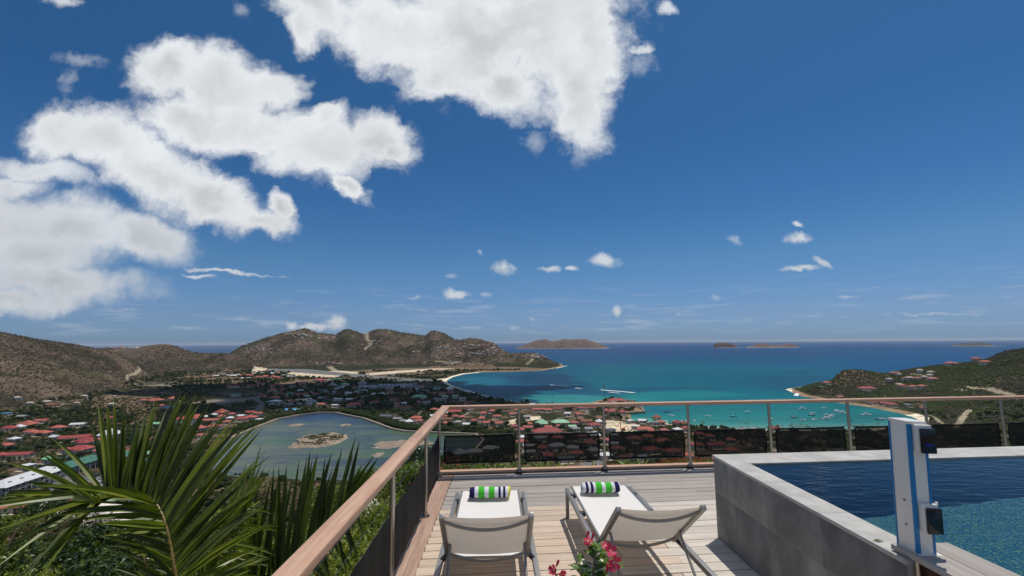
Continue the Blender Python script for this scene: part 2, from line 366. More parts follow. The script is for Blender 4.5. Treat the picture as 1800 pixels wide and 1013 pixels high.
Z_DRYF = [wpoly(p) for p in ([(620,652),(700,647),(800,642),(900,645),(960,648),(940,651),(860,653),(780,655),(700,661),(640,659)],[(310,664),(330,656),(400,648),(430,655),(500,664),(560,668),(500,676),(400,674),(320,676)],[(150,715),(200,690),(270,700),(290,735),(230,748),(160,750)],
    [(400,748),(440,742),(480,732),(520,724),(480,738),(430,752)])]
PATHS = [([(222,668),(228,660),(238,657),(246,651),(243,645)],6),([(637,585),(645,595),(652,606),(643,613)],16),([(590,652),(582,647),(579,646)],20),
         ([(927,640),(935,633),(944,627)],10),([(1674,689),(1690,688),(1712,690)],3),([(1640,665),(1625,662),(1600,659)],6),([(1700,681),(1740,686),(1770,694),(1795,703)],7),
         ([(1680,752),(1692,736),(1704,722)],6),([(1655,745),(1645,735),(1632,730)],5),([(745,638),(790,640),(820,636)],12),([(500,585),(540,590),(590,592)],8)]
PATHW = [([tuple(G(*p)[:2]) for p in pts], wd) for pts, wd in PATHS]

def ground_colour(X, Y, Zz):
    S = X.shape; n1 = fbm(X/70, Y/70, 5, 101); n2 = fbm(X/16, Y/16, 4, 131); n3 = fbm(X/220, Y/220, 3, 171)
    dry = np.array(srgb(90,77,64)); olive = np.array(srgb(66,62,44)); green = np.array(srgb(44,48,28)); soil = np.array(srgb(116,98,78)); sand = np.array(srgb(222,204,172)); rock = np.array(srgb(128,114,98))
    c = np.empty(S+(3,)); c[:] = green
    hill = sstep((Zz-(FLAT+2))/10.0)*(Y > 450)
    u = X/np.maximum(Y, 3)
    right = (u > .55) & (Y < 1200)
    hc = dry[None,:]*(1-sstep((n1-.42)/.25))[...,None] + olive[None,:]*sstep((n1-.42)/.25)[...,None]
    hc2 = olive*(1-sstep((n1-.35)/.2))[...,None] + green*sstep((n1-.35)/.2)[...,None]
    crag = sstep((u-.70)/.02)*sstep((.86-u)/.03)*sstep((Zz-(SEA+12))/8)*(Y < 1200)
    hc2 = hc2*(1-crag[...,None]*.8)+np.array(srgb(112,92,74))*crag[...,None]*.8
    tone = .72+.6*sstep((fbm(X/120, Y/120, 5, 501)-.36)/.3); hc = hc*tone[...,None]
    hc = np.where(right[...,None], hc2, hc)
    c = c*(1-hill[...,None]) + hc*hill[...,None]
    nearslope = (Y < 300)
    nc = green*(1-sstep((n2-.45)/.2))[...,None] + soil*.75*sstep((n2-.45)/.2)[...,None]
    c = np.where(nearslope[...,None], nc, c)
    gsp = sstep((n2-.50)/.10)*.75*(Y < 1300)*(Y > 250)*(1-hill); c = c*(1-gsp[...,None])+soil*.85*gsp[...,None]
    rd = sstep((.013-np.abs(fbm(X/150, Y/150, 2, 601)-.5))/.005)*.8*(1-hill)*(Y > 260)*(Y < 1300); c = c*(1-rd[...,None])+np.array(srgb(138,128,116))*rd[...,None]
    rk = sstep((fbm(X/7, Y/7, 4, 211)-.66)/.05)*hill*.35; c = c*(1-rk[...,None])+rock*rk[...,None]
    for P_ in Z_DRYF: m = inpoly(X, Y, P_); c[m] = soil*(.7+.5*n2[m])[:,None]
    for P_ in Z_SAND: m = inpoly(X, Y, P_); c[m] = sand*(.65+.4*n2[m])[:,None]
    for P_ in Z_ASPH: m = inpoly(X, Y, P_); c[m] = np.array((.16,.155,.15))*(.8+.5*n2[m])[:,None]
    for pl, wd in PATHW:
        d = distpoly(X, Y, pl, False); m = sstep((wd*.6-d)/(wd*.3))*(.45+.5*n2); m = np.clip(m, 0, 1); c = c*(1-m[...,None])+sand*.62*m[...,None]
    mm = (Y > 380) & (Zz < FLAT+6); idx = np.where(mm)
    d = distpoly(X[idx], Y[idx], COAST); bw = np.where((X[idx] > 150) & (Y[idx] < 560), 16., 11.)
    k = sstep((bw-d)/4); c[idx] = c[idx]*(1-k[:,None])+np.array(srgb(235,220,190))*k[:,None]
    # tidal rock round the points
    rocky = (Y > 1400) | ((u > .62) & (Y > 560)) | ((u > .15) & (u < .29) & (Y > 500)); idx2 = np.where(mm & rocky)
    d2 = distpoly(X[idx2], Y[idx2], COAST); k2 = sstep((16-d2)/5); c[idx2] = c[idx2]*(1-k2[:,None])+np.array(srgb(150,126,100))*k2[:,None]
    return c

def grid_mesh(name, X, Y, Z, colour, keep, m):
    r, c = X.shape; idx = np.arange(r*c).reshape(r, c)
    q = np.stack([idx[:-1,:-1], idx[:-1,1:], idx[1:,1:], idx[1:,:-1]], -1)
    kq = keep[:-1,:-1] | keep[:-1,1:] | keep[1:,1:] | keep[1:,:-1]
    q = q[kq]; used = np.unique(q); mp = np.full(r*c, -1); mp[used] = np.arange(used.size); q = mp[q]
    V = np.stack([X, Y, Z], -1).reshape(-1, 3)[used]
    me = bpy.data.meshes.new(name); me.vertices.add(len(V)); me.vertices.foreach_set('co', V.astype(np.float32).ravel())
    me.loops.add(q.size); me.loops.foreach_set('vertex_index', q.astype(np.int32).ravel())
    me.polygons.add(len(q)); me.polygons.foreach_set('loop_start', np.arange(0, q.size, 4, dtype=np.int32))
    me.polygons.foreach_set('use_smooth', np.ones(len(q), bool))
    me.update(calc_edges=True)
    ca = me.color_attributes.new('tint', 'FLOAT_COLOR', 'POINT'); cc_ = np.ones((len(V), 4), np.float32); cc_[:, :3] = colour.reshape(-1, 3)[used]
    ca.data.foreach_set('color', cc_.ravel()); me.materials.append(m)
    return link(name, me)

# terrain material: zone colour from the land map, grain and clumps from noise
mt = bpy.data.materials.new('hill_ground'); mt.use_nodes = True; t = mt.node_tree; b = t.nodes['Principled BSDF']; b.inputs['Roughness'].default_value = .95; b.inputs['Specular IOR Level'].default_value = .1
ca = N(t, 'ShaderNodeVertexColor', layer_name='tint'); tcn = N(t, 'ShaderNodeTexCoord')
n1 = N(t, 'ShaderNodeTexNoise', inp={'Scale': .22, 'Detail': 7, 'Roughness': .68}); t.links.new(tcn.outputs['Object'], n1.inputs['Vector'])
n2 = N(t, 'ShaderNodeTexNoise', inp={'Scale': .045, 'Detail': 5, 'Roughness': .6}); t.links.new(tcn.outputs['Object'], n2.inputs['Vector'])
k = mth(t, 'MULTIPLY', maprange(t, n1.outputs[0], .32, .68, .5, 1.45, False), maprange(t, n2.outputs[0], .3, .7, .78, 1.22, False))
cx = N(t, 'ShaderNodeCombineXYZ'); [t.links.new(k, cx.inputs[i]) for i in range(3)]
t.links.new(mixc(t, 1.0, ca.outputs[0], cx.outputs[0], 'MULTIPLY'), b.inputs['Base Color'])
bp = N(t, 'ShaderNodeBump', inp={'Strength': .6, 'Distance': 1.0}); t.links.new(n1.outputs[0], bp.inputs['Height']); t.links.new(bp.outputs[0], b.inputs['Normal'])

US = np.linspace(-1.75, 1.75, 1150); YS = np.concatenate([np.geomspace(2.0, 330, 170, endpoint=False), np.geomspace(330, 3700, 330)])
UU, YY = np.meshgrid(US, YS); XX = UU*YY; ZZ = hland(XX, YY)
terr = grid_mesh('terrain', XX, YY, ZZ, ground_colour(XX, YY, ZZ), ZZ > SEA-3, mt); tag(terr, kind='structure')
# land under and beside the house, out of the wedge in front
bx, by = np.meshgrid(np.linspace(-60, 60, 40), np.linspace(-40, 2.2, 20)); bz = np.interp(by, nearY, nearZ)
gb = grid_mesh('ground', bx, by, bz-.05, np.ones(bx.shape+(3,))*np.array(srgb(90,84,60)), bz > -99, mt); tag(gb, kind='structure')

# ------------------------------------------------------------------ sea
def sea_colour(X, Y):
    d = np.stack([X, Y, np.full(X.shape, SEA-H)], -1) @ RN          # where the point lies as seen from the terrace
    px = 900-F*d[...,0]/d[...,2]; py = 506.5+F*d[...,1]/d[...,2]; yh = 607.7-px*.0061; e = py-yh
    st = [(0,34,84,134),(6,28,76,126),(16,24,74,122),(34,12,84,122),(50,4,96,122),(66,2,106,124),(82,6,112,126),(98,14,120,130),(112,22,128,132),(128,38,138,136),(144,66,152,144),(154,120,172,160),(170,150,180,166)]
    xs = [s[0] for s in st]; c = np.stack([np.interp(e, xs, [srgb(*s[1:])[i] for s in st]) for i in range(3)], -1)
    nz = (fbm(X/60, Y/60, 4, 301)-.5)*1.1; nz2 = fbm(X/140, Y/50, 4, 311)
    for cx_, cy, rx, ry, col, s in ((885,676,95,22,(26,96,124),.9),(845,672,50,11,(34,120,138),.8),(955,666,62,15,(20,70,102),.95),(1000,684,70,8,(22,78,108),.9),(1130,688,160,9,(18,92,118),.8),(1200,652,200,16,(0,112,124),.55),
                                    (1010,703,130,8,(60,154,150),.9),(1190,695,120,10,(34,150,146),.7),(1420,672,120,13,(22,92,122),.75),(1390,684,60,6,(20,96,120),.6),(1500,735,110,12,(40,124,128),.6),(1130,742,40,7,(90,190,165),.8),(1160,722,40,6,(30,120,140),.7),
                                    (1700,640,260,28,(20,84,138),.7),(1400,640,120,10,(12,100,140),.4)):
        q = np.hypot((px-cx_)/rx, (py-cy)/ry)+nz; a = (s*sstep((1.15-q)/.5))[...,None]; c = c*(1-a)+np.array(srgb(*col))*a
    c = c*(.90+.2*nz2)[...,None]
    return c*.64
SU = np.linspace(-1.7, 1.7, 620); SY = 90.0/np.concatenate([np.linspace(90/380., 90/1500., 230, endpoint=False), np.geomspace(90/1500., 90/120000., 110)])
UU2, YY2 = np.meshgrid(SU, SY); XX2 = UU2*YY2
far = sstep((YY2-5000)/3000)
inl = inpoly(XX2, YY2, COAST) & (distpoly(XX2, YY2, COAST) > 90); 
ms = bpy.data.materials.new('sea_water'); ms.use_nodes = True; t = ms.node_tree; b = t.nodes['Principled BSDF']
b.inputs['Roughness'].default_value = .4; b.inputs['Specular IOR Level'].default_value = .04
ca = N(t, 'ShaderNodeVertexColor', layer_name='tint'); tcn = N(t, 'ShaderNodeTexCoord'); mp = N(t, 'ShaderNodeMapping'); mp.inputs['Scale'].default_value = (.35, 1, 1); t.links.new(tcn.outputs['Object'], mp.inputs[0])
n1 = N(t, 'ShaderNodeTexNoise', inp={'Scale': .05, 'Detail': 8, 'Roughness': .72}); t.links.new(mp.outputs[0], n1.inputs['Vector'])
n2 = N(t, 'ShaderNodeTexNoise', inp={'Scale': .0035, 'Detail': 5, 'Roughness': .6}); t.links.new(mp.outputs[0], n2.inputs['Vector'])
k = mth(t, 'MULTIPLY', maprange(t, n1.outputs[0], .3, .7, .86, 1.14, False), maprange(t, n2.outputs[0], .3, .7, .88, 1.12, False))
cx = N(t, 'ShaderNodeCombineXYZ'); [t.links.new(k, cx.inputs[i]) for i in range(3)]
t.links.new(mixc(t, 1.0, ca.outputs[0], cx.outputs[0], 'MULTIPLY'), b.inputs['Base Color'])
n3 = N(t, 'ShaderNodeTexNoise', inp={'Scale': .35, 'Detail': 5, 'Roughness': .6}); t.links.new(mp.outputs[0], n3.inputs['Vector'])
bp = N(t, 'ShaderNodeBump', inp={'Strength': .5, 'Distance': .6}); t.links.new(n3.outputs[0], bp.inputs['Height']); t.links.new(bp.outputs[0], b.inputs['Normal'])
sea = grid_mesh('sea', XX2, YY2, np.full(XX2.shape, SEA), sea_colour(XX2, YY2), ~inl, ms); tag(sea, kind='structure')

# ------------------------------------------------------------------ pond
sandm = mat('pond_sand', srgb(178,150,122), .95, .25, .3, bump=.3)
mp_ = bpy.data.materials.new('pond_water'); mp_.use_nodes = True; t = mp_.node_tree; b = t.nodes['Principled BSDF']; b.inputs['Roughness'].default_value = .25; b.inputs['Specular IOR Level'].default_value = .12
tcn = N(t, 'ShaderNodeTexCoord'); mp = N(t, 'ShaderNodeMapping'); mp.inputs['Scale'].default_value = (.4, 1, 1); mp.inputs['Rotation'].default_value = (0, 0, .35); t.links.new(tcn.outputs['Object'], mp.inputs[0])
n1 = N(t, 'ShaderNodeTexNoise', inp={'Scale': .035, 'Detail': 7, 'Roughness': .68, 'Distortion': 1.2}); t.links.new(mp.outputs[0], n1.inputs['Vector'])
n2 = N(t, 'ShaderNodeTexNoise', inp={'Scale': .018, 'Detail': 4}); t.links.new(tcn.outputs['Object'], n2.inputs['Vector'])
c = mixc(t, maprange(t, n2.outputs[0], .38, .62), srgb(102,110,82,.72), srgb(82,106,66,.72)); c = mixc(t, mth(t, 'MULTIPLY', maprange(t, n1.outputs[0], .44, .60), .9), c, srgb(66,76,82,.7))
sp = N(t, 'ShaderNodeSeparateXYZ'); t.links.new(tcn.outputs['Object'], sp.inputs[0]); dp = maprange(t, mth(t, 'ADD', sp.outputs[1], mth(t, 'MULTIPLY', n1.outputs[0], 60.0)), 540, 610)
t.links.new(mixc(t, dp, c, srgb(46,66,92,.7)), b.inputs['Base Color'])  # far side deeper and bluer, partly cloud shade put into the colour
n3 = N(t, 'ShaderNodeTexNoise', inp={'Scale': 1.2, 'Detail': 4}); t.links.new(mp.outputs[0], n3.inputs['Vector'])
bp = N(t, 'ShaderNodeBump', inp={'Strength': .35, 'Distance': .2}); t.links.new(n3.outputs[0], bp.inputs['Height']); t.links.new(bp.outputs[0], b.inputs['Normal'])
me = bpy.data.meshes.new('pond'); me.from_pydata([(x, y, SEA+.8) for x, y in POND], [], [tuple(range(len(POND)))]); me.materials.append(mp_); tag(link('pond', me), kind='structure')
# dyke round the pond
dm = mat('dyke_concrete', srgb(170,156,138), .9, .2, .5)
dk = MB(); n = 19
inn, ou = [], []
for i in range(n):
    p = Vector((*POND[i], 0)); a = Vector((*POND[max(i-1,0)], 0)); c_ = Vector((*POND[min(i+1,n-1)], 0)); d = (c_-a).normalized(); nn = Vector((-d.y, d.x, 0))
    inn.append(p-nn*.7); ou.append(p+nn*1.1)
for i in range(n-1):
    a, b_, c_, d = inn[i], inn[i+1], ou[i+1], ou[i]; zt = SEA+2.2; zb = SEA
    dk.add([(a.x,a.y,zb),(b_.x,b_.y,zb),(c_.x,c_.y,zb),(d.x,d.y,zb),(a.x,a.y,zt),(b_.x,b_.y,zt),(c_.x,c_.y,zt),(d.x,d.y,zt)], [(0,1,5,4),(4,5,6,7),(2,3,7,6)])
tag(dk.obj('pond_wall', dm), 'pale low wall curving round the far shore of the green pond', 'wall')
def sandbar(px, py, rx, ry, h, seed, name='sandbar', step=26):
    c = at(px, py, SEA+.8); e = at(px+rx, py, SEA+.8); f_ = at(px, py-ry, SEA+.8); ax, ay = abs(e.x-c.x), abs(f_.y-c.y)
    X, Y = np.meshgrid(np.linspace(-1.3, 1.3, 60), np.linspace(-1.3, 1.3, 60)); r = np.hypot(X, Y)+(fbm(X*2.2+seed, Y*2.2, 4, seed)-.5)*.9
    Z = SEA+.8+h*(1-r); nn = fbm(X*9, Y*9, 3, seed)
    col = np.array(srgb(156,140,122))*(.6+.5*nn)[...,None]
    return grid_mesh(name, c.x+X*ax, c.y+Y*ay, Z, col, Z > SEA+.6, mt), c, ax, ay
isl, ic, iax, iay = sandbar(563,772.5,44,12,.9,5); tag(isl, kind='structure')
for a in ((688,781,34,6.5,.7,8),(665,799,9,4,.5,9),(607,747,9,2.2,.5,12),(521,747,11,2,.4,14),(735,779,26,4,.5,17)): tag(sandbar(*a)[0], kind='structure')

# ------------------------------------------------------------------ islands out at sea
rockm = mt
def island(name, label, x0, x1, ybase, sil, seed, tintc=(118,100,88)):
    """sil: list of (px, py) along the top"""
    pc = at((x0+x1)/2, ybase, SEA); Y0 = pc.y; xs = [uv(p[0], p[1])[0]*Y0 for p in sil]; zs = [max(H+uv(*p)[1]*Y0-SEA, 0) for p in sil]
    X, T = np.meshgrid(np.linspace(xs[0], xs[-1], 220), np.linspace(-1, 1, 40)); W = (xs[-1]-xs[0])*.22
    hh = np.interp(X, xs, zs)
    prof = np.clip(1-np.abs(T-.1)**1.5, 0, 1)**.8
    wid = np.clip(np.interp(X, xs, [z**.5 for z in zs])/max(z**.5 for z in zs), .05, 1)
    nn = fbm(X/W*3, T*3, 4, seed)
    Z = SEA-3+(hh+3)*prof*(1-.55*(1-prof)*np.abs(nn-.5)*4)
    col = np.array(srgb(*tintc))*(.75+.5*fbm(X/W*9, T*8, 4, seed+3))[...,None]
    pale = sstep((SEA+9-Z)/6)[...,None]*.5; col = col*(1-pale)+np.array(srgb(205,190,170))*pale
    o = grid_mesh(name, X, Y0+W*.35+T*W*wid*.6, Z, col, Z > SEA-4, mt); return tag(o, kind='structure')
island('rocky_island', '', 908, 1073, 613, [(908,612.6),(920,607),(935,601),(950,597),(960,596),(972,599.5),(985,598),(993,595.5),(1003,597),(1015,596),(1030,595.6),(1045,600),(1060,605),(1073,612)], 5)
island('rocky_island', '', 1255, 1300, 611.5, [(1255,611),(1258,604.5),(1266,602.3),(1280,602.8),(1290,605),(1300,610.5)], 8, (110,84,78))
island('rocky_island', '', 1315, 1410, 611, [(1315,610.6),(1330,607),(1342,603.2),(1352,604),(1362,607),(1378,606.5),(1392,603.5),(1402,605.5),(1410,610.5)], 9, (112,92,84))
island('rocky_island', '', 1678, 1755, 608.5, [(1678,608),(1690,604.5),(1705,602.8),(1720,603),(1733,601.5),(1745,604),(1755,608)], 12, (84,86,78))
# ------------------------------------------------------------------ surf
sf = bpy.data.materials.new('surf_foam'); sf.use_nodes = True; t = sf.node_tree; b = t.nodes['Principled BSDF']; b.inputs['Base Color'].default_value = (.8,.82,.82,1); b.inputs['Roughness'].default_value = .7
tcn = N(t, 'ShaderNodeTexCoord'); n1 = N(t, 'ShaderNodeTexNoise', inp={'Scale': .16, 'Detail': 7, 'Roughness': .7}); t.links.new(tcn.outputs['Object'], n1.inputs['Vector'])
ca = N(t, 'ShaderNodeVertexColor', layer_name='tint'); spc = N(t, 'ShaderNodeSeparateColor'); t.links.new(ca.outputs[0], spc.inputs[0])
t.links.new(maprange(t, mth(t, 'ADD', spc.outputs[0], n1.outputs[0]), .72, .95), b.inputs['Alpha'])
def surf(pts, wd, seed):
    P_ = [at(px, py, SEA) for px, py in pts]; n = 30; T = np.linspace(0, 1, n*len(P_)); L = len(P_)-1
    cx_ = np.interp(T*L, range(L+1), [p.x for p in P_]); cy_ = np.interp(T*L, range(L+1), [p.y for p in P_])
    S = np.linspace(-1, 1, 9); TT, SS = np.meshgrid(T, S); CX = np.tile(cx_, (9,1)); CY = np.tile(cy_, (9,1))
    a = (1-np.abs(SS)**1.5)*np.clip(np.minimum(TT, 1-TT)*8, 0, 1)*.75
    Z = SEA+.25+.9*(1-SS**2)*fbm(CX/12, SS, 3, seed)
    return tag(grid_mesh('surf', CX, CY+SS*wd, Z, np.stack([a,a,a], -1), np.ones_like(a, bool), sf), kind='structure')
surf([(1050,685.5),(1075,687.5),(1100,689.5),(1120,691.5)], 9, 1); surf([(1068,690),(1092,692)], 5, 2); surf([(965,677),(982,678.5),(1004,680)], 8, 3); surf([(1010,682.5),(1024,684)], 5, 4)
surf([(975,648.6),(992,644.6),(998,643)], 12, 5); surf([(1398,697),(1403,692)], 8, 6); surf([(948,627),(963,627.5)], 14, 7); surf([(1250,612),(1300,611.8),(1352,611.6),(1412,611.2)], 30, 8)
surf([(1000,613.5),(1074,612.6)], 30, 9); surf([(1725,609.4),(1770,609)], 30, 10)

# ------------------------------------------------------------------ the cloud over the valley (above the frame) that throws the town into shade
cm = mat('cloud_white', (.85,.86,.88), 1.0, spec=0.0)
def cloud(cx_, cy_, cz, rx, ry, rz_, seed):
    bm = bmesh.new(); bmesh.ops.create_icosphere(bm, subdivisions=5, radius=1)
    for v in bm.verts:
        p = v.co.copy(); q = Vector((p.x*rx, p.y*ry, p.z*rz_))/180+Vector((seed, 0, 0))
        k = 1+.85*mnoise.fractal(q, .9, 2.1, 6); v.co = Vector((p.x*rx*k, p.y*ry*k, max(p.z, -.25)*rz_*k))
    me = bpy.data.meshes.new('cloud'); bm.to_mesh(me); bm.free(); me.materials.append(cm); me.polygons.foreach_set('use_smooth', [True]*len(me.polygons))
    o = link('cloud', me, loc=(cx_, cy_, cz)); return o
CZ = 1500.0
def cloud_over(gx, gy, rx, ry, seed, label):
    k = (CZ-FLAT)/SUNV.z; o = cloud(gx+SUNV.x*k, gy+SUNV.y*k, CZ, rx, ry, 70, seed); tag(o, label, 'cloud', 'clouds above the valley'); return o
cloud_over(-215, 850, 300, 205, 3.3, 'broad white cumulus cloud high above the pond and village')
cloud_over(-520, 960, 170, 110, 9.1, 'smaller white cumulus cloud left of the broad one')

# ================================================================== THE TOWN
ROOF = {'coral': mat('roof_coral', srgb(172,92,78), .8, .14, 1.2, rnd=.12), 'red': mat('roof_red', srgb(152,66,62), .75, .14, 1.2, rnd=.12), 'brown': mat('roof_brown', srgb(136,90,70), .85, .2, 1.2, rnd=.1),
        'white': mat('roof_white', srgb(204,204,204), .6, .05, 1.2), 'grey': mat('roof_grey', srgb(140,140,140), .7, .12, 1.2, rnd=.15), 'green': mat('roof_green', srgb(52,110,92), .6, .1, 1.2), 'pale green': mat('roof_pale_green', srgb(134,182,142), .6, .1, 1.2, rnd=.08),
        'blue': mat('roof_blue', srgb(70,140,170), .6, .08, 1.2), 'lilac grey': mat('roof_lilac', srgb(158,158,176), .6, .1, 1.2), 'dark grey': mat('roof_dark', srgb(84,88,96), .7, .12, 1.2)}
WALLM = mat('plaster_wall', srgb(184,178,168), .9, .07, .8, rnd=.1); WALLT = mat('tan_wall', srgb(186,158,126), .9, .08, .8)
PANE = mat('window_glass_dark', (.02,.03,.035), .15, spec=.6); SHUT = mat('painted_trim', srgb(225,225,220), .6); RIDGE = mat('ridge_cap', srgb(196,128,112), .8)
DECKW = mat('terrace_paving', srgb(196,180,156), .9, .15, .8)
_pc = {}
def roof_mesh(kind, L, W, h, z, rm, corr=True):
    m = MB(); e = .6; x, y = L/2+e, W/2+e; hip = min(y*.95, x) if kind != 'gable' else 0
    r = x-hip if kind != 'pyramid' else 0
    if kind == 'flat':
        m.box(-x+.3, x-.3, -y+.3, y-.3, z, z+.35)
    else:
        A = [(-x,-y,z),(x,-y,z),(x,y,z),(-x,y,z),(-r,0,z+h),(r,0,z+h)]
        B = [(-x,-y,z-.18),(x,-y,z-.18),(x,y,z-.18),(-x,y,z-.18)]
        m.add(A+B, [(0,1,5,4),(2,3,4,5),(1,2,5),(3,0,4),(6,7,1,0),(7,8,2,1),(8,9,3,2),(9,6,0,3),(9,8,7,6)])
        # standing seams down the two long slopes
        n = int(L/1.6)
        for i in range(1, n):
            xx = -x+2*x*i/n; t_ = 1.0
            top = min(1.0, (x-abs(xx))/max(hip, .01)) if hip > 0 else 1.0
            for s in (-1, 1):
                m.bar((xx, s*y, z+.03), (xx, s*y*(1-top), z+h*top+.03), .12, .08)
        if r > .5: m.bar((-r,0,z+h+.04), (r,0,z+h+.04), .3, .16)
    return m
def house_proto(kind, L, W, hw, colour, wing=False, storeys=1, wallm=None):
    key = (kind, L, W, hw, colour, wing, storeys)
    if key in _pc: return copy_tree(_pc[key])
    wm = wallm or WALLM; rm = ROOF[colour]; o = empty('house', (0,0,0)); H_ = hw*storeys
    wl = MB().box(-L/2, L/2, -W/2, W/2, -3.5, H_)
    wl.obj('wall', wm, o)
    h = {'hip': W*.26, 'gable': W*.22, 'pyramid': W*.36, 'flat': 0}[kind]
    roof_mesh(kind, L, W, h, H_, rm).obj('roof', rm, o)
    win = MB().box(-.65, .65, -.03, .03, -.6, .6).mesh('window', [PANE]); frm = MB().box(-.8,.8,-.02,.05,-.75,-.6).box(-.8,.8,-.02,.05,.6,.75).box(-.8,-.65,-.02,.05,-.6,.6).box(.65,.8,-.02,.05,-.6,.6).mesh('window_frame', [SHUT])
    n = max(2, int(L/3.6))
    for st in range(storeys):
        for i in range(n):
            xx = -L/2+L*(i+.5)/n
            wo_ = link('window', win, o, (xx, -W/2-.03, 1.6+st*hw)); link('frame', frm, wo_)
    link('window', win, o, (L/2+.03, 0, 1.6), (0,0,PI/2)); link('window', win, o, (-L/2-.03, 0, 1.6), (0,0,PI/2))
    MB().box(-.55,.55,-.06,.02,0,2.2).obj('door', PANE, o, loc=(L*.12, -W/2-.02, 0))
    if wing:
        wg = MB().box(-W*.34, W*.34, -L*.32, 0, -3.5, H_*.92); wg.obj('wall', wm, o, loc=(L*.22, -W/2+.01, 0))
        g = roof_mesh('hip', L*.36, W*.7, W*.18, H_*.94, rm); g.obj('roof', rm, o, loc=(L*.22, -W/2-L*.12, 0), rot=(0,0,PI/2))
    else:
        MB().box(-L*.4, L*.4, -W/2-3.2, -W/2-.02, -3.5, .05).obj('terrace', DECKW, o)
    _pc[key] = o; return o
ORD = ['first','second','third','fourth','fifth','sixth','seventh','eighth','ninth','tenth','eleventh','twelfth','thirteenth','fourteenth','fifteenth','sixteenth','seventeenth','eighteenth','nineteenth','twentieth']+['%dth'%i for i in range(21, 90)]
FOOT = []            # (x, y, radius) kept clear of trees
